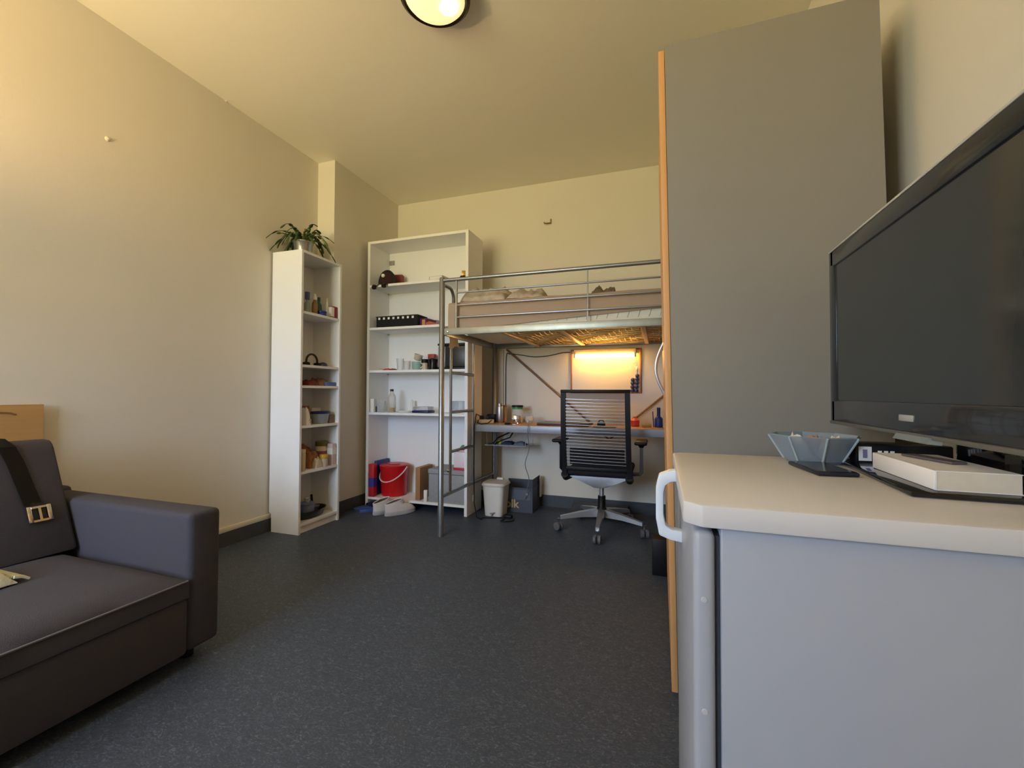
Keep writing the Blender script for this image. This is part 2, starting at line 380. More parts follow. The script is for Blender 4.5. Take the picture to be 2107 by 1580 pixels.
t = thing('cream_tube', 'white pointed tube standing on its cap beside the blue tub', 'tube', nbp(670.5, -2.47, z))
MB().lathe([(.014, 0), (.014, .03)], nbp(670.5, -2.47, z), 14).build('cap', white_pl, t)
MB().lathe([(.0135, .03), (.013, .06), (.009, .12), (.003, .155)], nbp(670.5, -2.47, z), 14).build('body', paper, t)
carton('pill_box', 'small white box with a brown edge next to the red box', 'box', nbp(680, -2.435, z), .03, .036, .083, paper, bandm=mat('brown_band', (120, 84, 60), .6), bz=(.0, .12))
carton('medicine_box', 'dark red box at the end of the upper narrow shelf', 'box', nbp(689.5, -2.438, z, .026), .035, .048, .092, mat('dark_red', (140, 48, 44), .55))
z = NS[1]
c = nbp(641, -2.5, z); t = thing('headset', 'dark headset with an arched band on the second narrow shelf', 'headset', c)
MB().tube([c+Vector((0, -.055, .02))]+[c+Vector(p) for p in arc((0, 0, .035), .055, PI, 0, 10, 'YZ')]+[c+Vector((0, .055, .02))], .008, 8).build('headband', mat('dark_olive', (52, 44, 26), .5), t)
for s_ in (-1, 1): MB().lathe([(.02, 0), (.026, .005), (.026, .022), (.02, .027)], c+Vector((0, s_*.055, 0)), 16).build('ear_pad', black_p, t)
tag(MB().lathe([(.034, 0), (.034, .01), (.028, .022), (.016, .03), (0, .033)], nbp(664, -2.46, z), 18, capt=False).build('bowl_lid', mat('slate', (52, 58, 66), .4)), 'small dark slate dome beside the headset', 'lid')
z = NS[2]
packet('snack_bag', 'crumpled dark red snack bag on the third narrow shelf', 'packet', nbp(633, -2.49, z, .055), .06, .05, .045, mat('deep_red_foil', (120, 44, 26), .35), 1)
packet('snack_bag', 'crumpled brown and cream foil bag between red bag and blue box', 'packet', nbp(656, -2.50, z), .06, .06, .06, mat('brown_foil', (140, 96, 66), .3, var=.5, scale=40), 2, .6)
carton('flat_box', 'flat blue box lying on the third narrow shelf', 'box', nbp(678, -2.45, z, .055), .05, .105, .03, mat('sky_blue', (86, 122, 176), .5))
z = NS[3]
packet('paper_bag', 'white folded paper bag at the end of the fourth narrow shelf', 'bag', nbp(627.5, -2.455, z), .04, .02, .15, paper, 3, .15)
jar('spice_jar', 'small jar with mustard yellow contents beside the white bag', 'jar', nbp(636, -2.435, z), .020, .042, mat('mustard', (190, 140, 60), .5), mat('gold_lid', (200, 160, 90), .4), .012)
c = nbp(660, -2.475, z); t = thing('food_container', 'clear food tub with a navy lid on the fourth narrow shelf', 'container', c)
MB().lathe([(.052, 0), (.056, .006), (.068, .075)], c, 4+20, sx=.8, sy=1.15).build('tub', mat('frosted', (150, 158, 166), .3), t)
MB().lathe([(.071, .075), (.073, .078), (.073, .09), (.066, .094)], c, 24, sx=.8, sy=1.15).build('lid', navy, t)
carton('flat_box', 'plain brown box at the right end of the fourth narrow shelf', 'box', nbp(690, -2.46, z, .03), .05, .056, .062, mat('taupe_card', (128, 108, 98), .7))
carton('tea_box', 'reddish box pushed to the back behind the navy lidded tub', 'box', Vector((-2.60, 2.64, z+.0005)), .07, .12, .135, mat('rust_card', (150, 92, 70), .6), bandm=paper, bz=(.35, .5))
carton('white_box', 'white carton at the back beside the reddish box', 'box', nbp(668, -2.60, z, .055), .07, .10, .118, paper)
z = NS[4]
jar('canister', 'tall cream plastic canister at the end of the fifth narrow shelf', 'canister', nbp(624.5, -2.432, z), .021, .155, mat('cream_pl', (206, 186, 152), .5), mat('cream_lid', (222, 205, 175), .5), .022)
packet('pasta_bag', 'orange brown food bag at the back of the fifth narrow shelf', 'packet', Vector((-2.605, 2.67, z+.0005)), .045, .085, .19, mat('orange_bag', (176, 104, 40), .4, var=.25, scale=25), 5, .2)
packet('pasta_bag', 'amber food bag in front of the orange one', 'packet', nbp(643, -2.50, z), .04, .06, .135, mat('amber_bag', (160, 104, 66), .4, var=.3, scale=30), 6, .25)
packet('rice_bag', 'pale translucent bag of rice beside the yellow lidded jar', 'packet', nbp(655, -2.445, z), .025, .035, .085, mat('rice_bag', (200, 184, 160), .4), 7, .25)
jar('instant_jar', 'white labelled jar with an olive lid on the fifth narrow shelf', 'jar', nbp(668, -2.515, z, .055), .045, .185, mat('jar_white', (222, 210, 190), .4), mat('olive_lid', (110, 108, 50), .4), .036, mat('maroon_print', (160, 90, 84), .5))
jar('spread_jar', 'small jar with a yellow lid in front of the olive lidded jar', 'jar', nbp(668, -2.438, z), .030, .092, mat('cloudy_glass', (200, 182, 160), .3), mat('yellow_lid', (216, 170, 50), .4), .03)
carton('milk_carton', 'narrow white and pink carton against the right side panel', 'carton', nbp(688, -2.44, z, .025), .05, .045, .165, mat('pinkish_white', (222, 200, 196), .5), bandm=paper, bz=(.5, .8))
z = NS[5]
c = Vector((-2.522, 2.643, z+.0005)); t = thing('frying_pan', 'large black frying pan on the bottom narrow shelf', 'pan', c)
MB().lathe([(.10, 0), (.115, .008), (.135, .05), (.138, .055), (.132, .055), (.11, .014), (0, .012)], c, 32, sx=.78, sy=1.18, capt=False).build('bowl', mat('pan_black', (28, 32, 34), .3), t)
MB().tube([c+Vector((-.06, .11, .05)), c+Vector((-.08, .135, .075)), c+Vector((-.10, .15, .12))], .009, 8).build('handle', black_p, t)
c2 = c+Vector((.02, -.02, .0135))
jar('food_container', 'small blue grey square tub stacked inside the black pan', 'container', c2, .052, .095, mat('blue_grey', (112, 122, 160), .45), mat('blue_grey_lid', (120, 130, 168), .45), .012)
t = MB().lathe([(.016, 0), (.020, .03), (.018, .032), (.014, .004), (0, .004)], c2+Vector((.0, .0, .096)), 14, capt=False).build('foil_cup', mat('foil', (225, 222, 215), .25, .6)); tag(t, 'small silver foil cup on the blue grey tub', 'cup')
packet('plastic_bag', 'black crumpled bag behind the pan on the bottom narrow shelf', 'bag', Vector((-2.60, 2.52, z+.058)), .035, .05, .09, black_p, 9, .5)
c3 = Vector((c.x-.01, c.y+.078, z+.0138))
t = MB().lathe([(.022, 0), (.045, .045), (.043, .047), (.02, .005), (0, .005)], c3, 20, capt=False).build('mixing_bowl', mat('brushed_bowl', (150, 148, 150), .3, .6)); tag(t, 'small steel bowl in the black pan beside the blue grey tub', 'bowl')

# ------------------------------------------------------------------ wide bookcase contents
def wbp(u, y, z, w=0.): return Vector((max(WBX0+.028+w, min(WBX1-.028-w, Xat(u, y))), y, z+.0005))
z = WS[0]
c = wbp(797, 3.36, z); t = thing('knit_cap', 'dark red and black cap with a white pompom dot on the top shelf', 'hat', c)
MB().lathe([(.070, 0), (.078, .03), (.074, .075), (.055, .115), (.02, .135), (0, .138)], c, 20, sy=.8, capt=False).build('crown', mat('cap_maroon', (56, 30, 28), .9, bump=.6, bscale=300), t)
MB().tube([c+Vector((math.cos(k*PI/12)*.078, -.066*math.sin(0)-.02, .03+.108*math.sin(k*PI/12))) for k in range(13)], .012, 8).build('trim', mat('cap_black', (34, 38, 36), .9), t)
MB().ball(c+Vector((-.012, -.062, .088)), .017).build('pompom', paper, t)
carton('gift_box', 'dark red box leaning behind the knit cap', 'box', wbp(818, 3.47, z), .09, .06, .13, mat('brick_red', (130, 56, 50), .6), .25)
c = wbp(778, 3.262, z); t = thing('sunglasses', 'dark sunglasses lying over the front edge of the top shelf', 'sunglasses', c)
for s_, u in ((-1, 769), (1, 789)):
    q = wbp(u, 3.248, z); MB(Matrix.Translation(q+Vector((0, -.004, -.016-.008*(s_ < 0)))) @ Matrix.Rotation(PI/2, 4, 'X')).lathe([(.026, -.002), (.031, 0), (.026, .003)], (0, 0, 0), 18, sy=.68).build('lens', mat('dark_lens', (34, 24, 24), .12), t)
q0, q1 = wbp(769, 3.246, z), wbp(789, 3.246, z)
MB().tube([q0+Vector((.02, 0, -.012)), (q0+q1)/2+Vector((0, -.001, .002)), q1+Vector((-.02, 0, -.008))], .0035, 6).build('bridge', black_p, t)
for q, s_ in ((q0, -1), (q1, 1)): MB().tube([q+Vector((s_*.028, -.002, -.012)), q+Vector((s_*.026, .012, .004)), q+Vector((s_*.02, .12, .004))], .003, 6).build('temple', black_p, t)
t = thing('book', 'white paperback lying at the right of the top shelf', 'book', wbp(906, 3.34, z)); M = rotz(wbp(906, 3.34, z), -.1)
MB(M).box(-.062, .062, -.08, .08, .003, .027).build('pages', paper, t)
q = MB(M); q.box(-.064, .065, -.082, .082, .027, .03); q.box(-.064, .065, -.082, .082, 0, .003); q.box(-.067, -.064, -.082, .082, 0, .03); q.build('cover', mat('cover_cream', (214, 206, 180), .6), t)
c = wbp(953, 3.30, z); t = thing('figurine', 'tiny gold and black ornament at the right end of the top shelf', 'ornament', c)
MB(rotz(c, .3)).box(-.016, .016, -.016, .016, .02, .062, bev=.003).build('gold_block', mat('gold', (190, 150, 60), .4, .5), t)
q = MB(); q.ball(c+Vector((-.02, -.005, .012)), .012); q.ball(c+Vector((.004, -.01, .012)), .012); q.box(c.x-.016, c.x+.016, c.y-.014, c.y+.014, c.z, c.z+.02); q.build('base', black_p, t)
z = WS[1]
xa, xb = Xat(773, 3.30), Xat(858, 3.30); c = Vector(((xa+xb)/2, 3.37, z+.0005))
t = thing('storage_basket', 'long black box with a row of white checks along its rim', 'basket', c)
B(xa, xb, 3.30, 3.46, c.z, c.z+.095, bev=.004).build('body', mat('black_weave', (20, 18, 20), .8, bump=.6, bscale=400), t)
B(xa-.004, xb+.004, 3.296, 3.464, c.z+.095, c.z+.104, bev=.002).build('lid', mat('dark_green_black', (44, 46, 38), .8), t)
for k in range(8):
    x = xa+.022+k*(xb-xa-.03)/8
    B(x, x+.02, 3.298, 3.3005, c.z+.074, c.z+.093).build('white_check', paper, t)
M = rotz(wbp(880, 3.40, z), -.15)
c = wbp(880, 3.40, z); t = thing('gift_box', 'purple gift box with a gold square beside the checked black box', 'box', c)
MB(M).box(-.035, .035, -.07, .07, 0, .072, bev=.003).build('body', mat('purple', (98, 36, 82), .5), t)
MB(M).box(-.01, .022, -.0712, -.0695, .012, .06).build('gold_square', mat('gold_print', (196, 150, 78), .5), t)
tag(MB().ball(wbp(898, 3.49, z)+Vector((0, 0, .045)), .035).lathe([(.02, 0), (.02, .012)], wbp(898, 3.49, z), 14).build('glass_ornament', mat('lilac_glass', (168, 158, 176), .1, trans=.3)), 'round lilac glass ornament behind the red fan', 'ornament')
c = wbp(893, 3.31, z); tag(MB(Matrix.Translation(c)).prism([(-.055, 0), (.06, 0), (.06, .006), (-.02, .03), (-.055, .02)], 'Y', -.05, .05).build('paper_wedge', mat('fan_orange', (184, 88, 60), .5)), 'folded red orange fan lying beside the purple box', 'fan')
z = WS[2]
for k, (u, y, s_) in enumerate(((783, 3.33, .035), (797, 3.30, .03), (809, 3.32, .032))):
    packet('sweet_wrapper', ('pale crinkled sweet wrapper at the left of the cup shelf', 'red and white sweet wrapper in the middle of the cup shelf row', 'dark red sweet wrapper next to the clear tumblers')[k], 'wrapper', wbp(u, y, z), s_, .025, .016, (mat('wrap_pale', (200, 190, 170), .4), mat('wrap_red', (184, 66, 52), .4, var=.6, scale=60), mat('wrap_dkred', (120, 40, 40), .4))[k], 20+k, .5)
tumbler('tall clear tumbler nearest the sweet wrappers on the cup shelf', wbp(823, 3.35, z), .033, .105)
tumbler('clear tumbler with a pale rim between the tall tumbler and the mugs', wbp(837, 3.40, z), .034, .088)
c = wbp(858, 3.34, z)
t = thing('mug', 'pale teal mug standing on the cup shelf', 'mug', c)
MB().lathe([(.034, 0), (.043, .02), (.045, .072), (.041, .072), (.037, .01), (0, .01)], c, 22, capt=False).build('body', mat('teal_glaze', (150, 182, 172), .3), t)
MB().tube([c+Vector((.04, -.012, .018)), c+Vector((.066, -.018, .03)), c+Vector((.066, -.018, .052)), c+Vector((.042, -.012, .062))], .005, 8).build('handle', white_pl, t)
c2 = c+Vector((0, 0, .0735)); t = thing('mug', 'white mug with a brown inside stacked on the teal mug', 'mug', c2)
M = Matrix.Translation(c2+Vector((0, 0, .006))) @ Matrix.Rotation(.32, 4, 'Y')
MB(M).lathe([(.024, .006), (.034, .012), (.040, .058), (.037, .058), (.031, .016), (0, .016)], (0, 0, 0), 22, capt=False).build('body', mat('brown_white', (196, 184, 166), .35), t)
MB(M).tube([(.034, 0, .018), (.056, 0, .026), (.056, 0, .044), (.038, 0, .052)], .004, 8).build('handle', white_pl, t)
c = wbp(874, 3.30, z); t = thing('coffee_jar', 'small jar with a wide black lid beside the mugs', 'jar', c)
MB().lathe([(.022, 0), (.024, .055), (.02, .06)], c, 18).build('body', mat('jar_cream', (196, 184, 160), .3), t)
MB().lathe([(.03, .06), (.031, .064), (.031, .088), (.027, .09)], c, 18).build('lid', black_p, t)
c = wbp(891, 3.385, z); t = thing('moka_pot', 'black coffee pot below the small red box', 'pot', c)
MB().lathe([(.036, 0), (.040, .01), (.034, .05), (.042, .095), (.03, .105), (.0, .108)], c, 12, capt=False).build('body', mat('pot_black', (24, 22, 22), .3), t)
MB().tube([c+Vector((-.035, 0, .03)), c+Vector((-.058, 0, .05)), c+Vector((-.055, 0, .085)), c+Vector((-.036, 0, .095))], .006, 8).build('handle', black_p, t)
carton('tea_box', 'small red box behind the black coffee pot', 'box', wbp(889, 3.485, z), .062, .05, .15, mat('coral_red', (176, 70, 60), .55), bandm=mat('box_base', (70, 40, 36), .6), bz=(0, .55))
xa, xb = Xat(898, 3.32), WBX1-.032; c = Vector(((xa+xb)/2, 3.39, z+.0005))
t = thing('coffee_machine', 'black and silver coffee machine behind the bed post', 'appliance', c)
B(xa, xb, 3.33, 3.52, c.z, c.z+.022, bev=.004).build('drip_tray', black_p, t)
B(xa+.07, xb, 3.34, 3.50, c.z+.022, c.z+.205, bev=.012).build('body', mat('machine_dark', (44, 46, 48), .35), t)
B(xa, xa+.07, 3.34, 3.50, c.z+.022, c.z+.2, bev=.008).build('silver_panel', mat('machine_silver', (168, 168, 170), .4, .4), t)
B(xa-.002, xb+.0, 3.335, 3.51, c.z+.205, c.z+.225, bev=.006).build('lid', black_p, t)
z = WS[3]
carton('white_box', 'upright white narrow box at the left of the bottle shelf', 'box', wbp(764.5, 3.285, z, .02), .036, .03, .118, paper)
carton('lighter', 'small dark upright box beside the white narrow box', 'box', wbp(774, 3.315, z), .014, .012, .05, mat('dark_grey', (70, 66, 66), .5))
tumbler('wide clear glass in front of the liquor bottle', wbp(785, 3.35, z), .042, .10)
amb = mat('amber_liquid', (190, 152, 70), .2)
bottle('liquor_bottle', 'clear bottle with dark cap and a little amber liquor', 'bottle', wbp(806.5, 3.36, z), .036, .205, glassy('bottle_glass', (210, 205, 190), .3, .08), mat('dark_cap', (50, 34, 38), .4), .02, .016, liquid=amb)
q = wbp(806.5, 3.36, z)
tag(MB().lathe([(.05, 0), (.062, .012), (.06, .013), (.048, .003), (0, .003)], wbp(834, 3.40, z), 24, capt=False, sx=1.2).build('saucer', white_pl), 'white oval dish between bottle and white candle', 'dish')
t = thing('candle', 'slim white candle standing on the bottle shelf', 'candle', wbp(848, 3.48, z)); MB().lathe([(.012, 0), (.013, .004), (.013, .1), (.009, .104)], wbp(848, 3.48, z), 14).build('wax', paper, t); MB().tube([wbp(848, 3.48, z+.103), wbp(848, 3.48, z+.113)], .001, 5).build('wick', black_p, t)
xa, xb = Xat(849, 3.31), Xat(882, 3.31); c = Vector(((xa+xb)/2, 3.36, z+.0005)); t = thing('food_container', 'clear plastic box upside down on its navy lid', 'container', c)
B(xa, xb, 3.30, 3.42, c.z, c.z+.02, bev=.004).build('lid', navy, t)
B(xa+.008, xb-.004, 3.306, 3.414, c.z+.02, c.z+.055, bev=.006).build('tub', glassy('tub_clear', (190, 185, 190), .35), t)
xa, xb = Xat(925, 3.31), WBX1-.032; c = Vector(((xa+xb)/2, 3.38, z+.0005)); t = thing('storage_box', 'clear plastic box with white lid behind the ladder', 'container', c)
B(xa, xb, 3.32, 3.48, c.z+.014, c.z+.105, bev=.006).build('tub', glassy('tub_blue', (176, 188, 205), .35), t); B(xa-.004, xb+.003, 3.316, 3.484, c.z, c.z+.014, bev=.003).build('lid', white_pl, t)
z = WS[4]
carton('detergent_box', 'tall red detergent box at the left of the bottom shelf', 'box', wbp(766, 3.285, z, .028), .05, .05, .285, mat('detergent_red', (190, 38, 48), .45), bandm=mat('box_blue', (60, 60, 140), .45), bz=(.3, .58))
carton('cereal_box', 'blue box between the detergent box and the red bucket', 'box', Vector((-2.4235, 3.44, z+.0005)), .026, .19, .30, mat('box_blue2', (48, 58, 130), .45))
c = wbp(813, 3.41, z); t = thing('bucket', 'red plastic bucket with red lid and white bail handle', 'bucket', c)
red = mat('bucket_red', (196, 24, 26), .3)
MB().lathe([(.105, 0), (.11, .006), (.120, .22), (.125, .232), (.125, .25), (.119, .25), (.116, .23), (.1, .01), (0, .01)], c, 36, capt=False).build('body', red, t)
MB().lathe([(.127, .246), (.129, .25), (.129, .268), (.115, .274), (.06, .27), (.05, .279), (.012, .28), (0, .28)], c, 36, capb=False, capt=False).build('lid', red, t)
hp = []
for k in range(17):
    a = PI+k*PI/16; hp.append(c+Vector((math.cos(a)*.131, -.137*abs(math.sin(a))*.62-.03*abs(math.sin(a)), .235+math.sin(a)*.105+math.cos(a)*.02)))
MB().tube(hp, .0055, 8).build('handle', mat('handle_pinkwhite', (240, 212, 205), .4), t)
carton('cardboard_box', 'flat brown cardboard box upright beside the grey lidded box', 'box', wbp(874.5, 3.40, z), .045, .22, .275, card)
carton('white_box', 'little white upright carton in front of the brown cardboard', 'box', wbp(878, 3.2745, z), .03, .024, .095, paper)
xa, xb = Xat(884, 3.28), WBX1-.03; c = Vector(((xa+xb)/2, 3.40, z+.0005)); t = thing('storage_box', 'grey woven storage box with a lid on the bottom shelf', 'box', c)
gw = mat('grey_weave', (158, 160, 162), .9, var=.18, scale=90, bump=.8, bscale=350)
B(xa, xb, 3.275, 3.54, c.z, c.z+.235, bev=.004).build('body', gw, t)
B(xa-.004, xb+.003, 3.271, 3.544, c.z+.238, c.z+.275, bev=.004).build('lid', gw, t)
B(xa+.001, xb-.001, 3.276, 3.539, c.z+.234, c.z+.239).build('lid_gap', mat('gap_grey', (80, 82, 86), .9), t)
c = Vector((Xat(949, 3.34), 3.36, z+.2765)); x0, x1 = c.x-.045, WBX1-.03
t = thing('food_container', 'white container with crimson bands standing on the grey lidded box', 'container', c)
B(x0, x1, 3.30, 3.44, c.z+.018, c.z+.15, bev=.005).build('tub', mat('tub_white', (226, 216, 220), .4), t)
for za in (0, .15): B(x0-.004, x1+.003, 3.296, 3.444, c.z+za, c.z+za+.018, bev=.004).build('rim', mat('crimson', (200, 36, 66), .4), t)
B(x0+.012, x1-.012, 3.2935, 3.2962, c.z+.155, c.z+.163).build('clip', paper, t)
c = Vector((Xat(954, 3.36), 3.36, z+.2765+.1685)); tag(packet('herb_bag', '', 'bag', c, .02, .03, .035, mat('leaf_green', (70, 150, 70), .5), 31, .3), 'little green bag on top of the crimson banded container', 'bag')
# ------------------------------------------------------------------ loft bed
BX0, BX1, BY0, BY1 = -1.459, .64, 2.7604, 3.75
bed = thing('loft_bed', 'grey tubular steel loft bed with ladder and built-in desk bracing', 'bed', ((BX0+BX1)/2, (BY0+BY1)/2, 0))
def post(x, y, zt):
    MB().tube([(x, y, 0), (x, y, .2), (x, y, .205), (x, y, zt-.006), (x, y, zt)], [.021, .021, .0195, .0195, .016], 16).build('post', steel_m, bed)
post(BX0, BY0, 1.818); post(BX1-.02, BY0, 1.818); post(BX0+.02, BY1-.0, 1.47); post(BX1-.02, BY1, 1.47)
def bar(name, a, c, r, mt=steel_m, n_=10): return MB().tube([a, c], r, n_).build(name, mt, bed)
bar('top_rail', (BX0, BY0, 1.797), (BX1-.02, BY0, 1.797), .0135, n_=12)
for z in (1.703, 1.615, 1.530): bar('guard_bar', (BX0+.115, BY0, z), (BX1-.13, BY0, z), .006)
for x in (BX0+.112, -.432, BX1-.13): bar('upright', (x, BY0, 1.45), (x, BY0, 1.795), .0085 if x != -.432 else .004)
for y, nm in ((BY0, 'side_beam'), (BY1, 'side_beam')):
    B(BX0+.022, BX1-.042, y-.012, y+.012, 1.408, 1.456, bev=.004).build(nm, galv_m if y == BY0 else steel_m, bed)
q = MB(); q.M = Matrix.Translation((BX0+.05, BY0-.012, 1.43)) @ Matrix.Rotation(PI/2, 4, 'X'); q.lathe([(.009, 0), (.008, .004), (.003, .006)], (0, 0, 0), 10); q.build('bolt', chrome, bed)
for x in (BX0+.01, BX1-.03): B(x-.01, x+.01, BY0+.02, BY1-.02, 1.408, 1.456, bev=.003).build('end_beam', steel_m, bed)
# curved end guard by the ladder
MB().tube([(BX0, BY0+.015, 1.772), (BX0, BY0+.08, 1.772)]+arc((BX0, BY0+.11, 1.702), .07, PI/2, 0, 8, 'YZ')+[(BX0, BY0+.18, 1.60), (BX0, BY0+.17, 1.45)], .0125, 10).build('end_guard', steel_m, bed)
# ladder
for y in (2.905, 3.311): MB().tube([(BX0, y, .27), (BX0, y, 1.41)], .0105, 10).build('ladder_upright', steel_m, bed)
for z in (1.15, .86, .57): MB().tube([(BX0, 2.905, z), (BX0, 3.311, z)], .012, 10).build('rung', steel_m, bed)
MB().tube([(BX0, BY0+.01, .272), (BX0+.012, BY1, .272)], .0135, 10).build('lower_rail', steel_m, bed)
MB().tube([(BX1-.02, BY0, .272), (BX1-.02, BY1, .272)], .0135, 10).build('lower_rail', steel_m, bed)
MB().ball((BX0+.004, 2.862, .44), .013).tube([(BX0, BY0+.01, .44), (BX0, 2.862, .44)], .006, 8).build('ladder_clamp', chrome, bed)
# back bracing
xm = (BX0+BX1)/2
for s_ in (-1, 1): MB().tube([(xm, BY1+.018, .615), (xm+s_*.92, BY1+.018, 1.40)], .0085, 8).build('brace', mat('brace_brown', (128, 104, 84), .5, .2), bed)
# slat bars and wire mattress base
for x in (-1.02, -.62, -.10, .35): B(x-.016, x+.016, BY0+.012, BY1-.012, 1.41, 1.424, bev=.003).build('cross_bar', mat('cross_bar', (196, 176, 140), .45, .3), bed)
q = MB(); wz = 1.428
for k in range(36):
    x = -.98+k*.0425; pts = [(x+.004*math.sin(j*1.7+k), BY0+.03+j*.0665, wz+.004*math.sin(j*2.1+k*.6)) for j in range(15)]
    q.tube(pts, .0032, 5)
for j in range(15):
    y = BY0+.045+j*.064; q.tube([(-1.0+i*.051, y+.005*math.sin(i*2.4+j), wz+.007*math.sin(i*1.1+j*.9)) for i in range(31)], .0038, 5)
o = q.build('wire_base', mat('wire_base', (205, 180, 130), .5, .2), bed); o['kind'] = 'stuff'

# mattress, sheet, pillow
MX0, MX1, MY0, MY1, MZ0, MZ1 = BX0+.035, BX1-.05, BY0+.028, BY1-.03, 1.4455, 1.648
mt_ = thing('mattress', 'white quilted mattress showing below the taupe sheet', 'mattress', ((MX0+MX1)/2, (MY0+MY1)/2, MZ0))
B(MX0+.012, MX1-.012, MY0+.012, MY1-.012, MZ0, MZ1-.012, bev=.02, seg=3).build('core', mat('mattress_white', (226, 226, 212), .8, bump=.3, bscale=60), mt_)
for k in range(30):      # tufted side border
    x = MX0+.08+k*.064
    MB().tube([(x, MY0+.0115, MZ0+.03), (x+.012, MY0+.009, MZ0+.07), (x+.03, MY0+.0115, MZ0+.11)], .003, 6).build('quilt_seam', mat('quilt_seam', (206, 206, 190), .85), mt_)
sheet_m = mat('taupe_sheet', (172, 152, 132), .85, var=.06, scale=5, bump=.35, bscale=14)
q = MB(); nx, ny = 60, 24; rows = []
def hem(x):
    f = max(0, min(1, (x+1.15)/1.4)); return MZ0+.006+.085*f**.9
for i in range(nx+1):
    x = MX0+(MX1-MX0)*i/nx; row = []
    hz = hem(x); rr = .03
    prof = [(MY0-.002, hz), (MY0-.004, hz+(MZ1-rr-hz)*.5), (MY0-.001, MZ1-rr)]+[(MY0+rr-rr*math.cos(a), MZ1-rr+rr*math.sin(a)) for a in (.4, .8, 1.2, PI/2)]
    prof += [(MY0+rr+(MY1-MY0-2*rr)*k/8, MZ1) for k in range(1, 9)]+[(MY1-rr+rr*math.sin(a), MZ1-rr+rr*math.cos(a)) for a in (.5, 1.0, PI/2)]+[(MY1+.001, MZ0+.03)]
    for k, (y, z) in enumerate(prof):
        w = noise.noise(Vector((x*3.1, y*6, z*9)))*.005+noise.noise(Vector((x*9, k*.6, 3)))*.002
        row.append(q._v([(x, y-w*.6 if k < 4 else y, z+(w if 3 < k < 15 else 0))])[0])
    rows.append(row)
for A, C in zip(rows, rows[1:]):
    for k in range(len(A)-1): q.bm.faces.new((A[k], C[k], C[k+1], A[k+1]))
q.bm.faces.new(rows[0]); 
sh = q.build('fitted_sheet', sheet_m, sharp=60); tag(sh, 'taupe fitted sheet pulled over the loft bed mattress', 'sheet')
pl_m = mat('pillow_grey', (188, 176, 158), .9, var=.45, scale=22, bump=.5, bscale=24)
tag(MB().crumple((-1.19, 3.12, MZ1+.004), .17, .28, .135, .5, 41, 20, 22).build('pillow', pl_m, sharp=70), 'crumpled patterned grey pillow at the ladder end of the bed', 'pillow')
tag(MB().crumple((-.875, 3.05, MZ1+.004), .13, .22, .075, .7, 42, 18, 18).build('duvet_fold', pl_m, sharp=70), 'rumpled patterned cover beside the grey pillow', 'blanket')
tag(MB().crumple((Xat(1242, 2.98), 2.98, MZ1+.004), .085, .06, .06, .9, 43).build('garment', mat('garment_grey', (118, 104, 88), .9, bump=.4, bscale=40)), 'small grey brown garment left on the sheet', 'clothing')
tag(MB().crumple((Xat(1289, 3.15), 3.15, MZ1+.004), .03, .03, .05, .4, 44).build('hair_tie', mat('dark_cloth', (70, 60, 50), .9)), 'tiny dark cloth scrap on the sheet near the wardrobe', 'cloth')
q = MB()
rows = []
for i in range(7):
    y = BY0+.06+i*.025; rows.append(q._v([(BX0+.026+.004*math.sin(i*1.3)+.006*math.sin(k*.9+i*.7), y, 1.404-k*(.018+.004*math.sin(i))) for k in range(5)]))
for A, C in zip(rows, rows[1:]):
    for k in range(4): q.bm.faces.new((A[k], C[k], C[k+1], A[k+1]))
bmesh.ops.solidify(q.bm, geom=list(q.bm.faces), thickness=.003)
tag(q.build('sheet_corner', mat('beige_cloth', (236, 222, 196), .9), sharp=70), 'beige cloth corner hanging below the bed frame by the ladder', 'cloth')

# ------------------------------------------------------------------ desk
DZ, DY0, DY1 = .745, 3.292, 3.728
dk = thing('desk', 'wood topped desk with a grey front beam under the loft bed', 'desk', ((BX0+BX1)/2, (DY0+DY1)/2, 0))
B(BX0+.02, BX1-.045, DY0+.02, DY1, DZ-.022, DZ, bev=.002).build('tabletop', wood('desk_wood', (196, 146, 92), 'X'), dk)
B(BX0+.02, BX1-.045, DY0-.002, DY0+.02, DZ-.055, DZ+.001, bev=.003).build('front_beam', mat('desk_grey', (158, 164, 172), .4, .3), dk)
for x in (BX0+.02, BX1-.065): B(x, x+.02, DY0+.02, DY1, DZ-.055, DZ-.022).build('end_bracket', steel_m, dk)
for x in (BX0+.055, BX1-.08): MB().tube([(x, DY1-.03, 0), (x, DY1-.03, DZ-.022)], .014, 10).build('leg', steel_m, dk)
# under shelf
s0, s1, sz = Xat(1000, 3.45), Xat(1084, 3.45), .562
us = dk
B(s0, s1, 3.43, 3.68, sz, sz+.006, bev=.001).build('shelf_plate', glassy('plate_glass', (205, 215, 220), .45), us)
for x in (s0+.01, s1-.01):
    for y in (3.45, 3.66): MB().tube([(x, y, sz+.006), (x, y, DZ-.022)], .003, 6).build('hanger_rod', steel_m, us)
zz = sz+.0065
tag(MB().ball((Xat(1029, 3.5), 3.5, zz+.018), .018).build('ball', mat('lime', (196, 204, 70), .5)), 'small lime yellow ball on the shelf under the desk', 'ball')
packet('cable_pouch', 'dark navy pouch on the shelf under the desk', 'pouch', Vector((Xat(1047, 3.53), 3.53, zz)), .05, .05, .03, mat('navy_cloth', (40, 50, 78), .8), 51)
packet('cloth_pouch', 'grey blue cloth pouch at the right of the small shelf under the desk', 'pouch', Vector((Xat(1071, 3.5), 3.5, zz)), .05, .05, .028, mat('bluegrey_cloth', (96, 112, 130), .8), 52)
c0 = Xat(1015, 3.5)
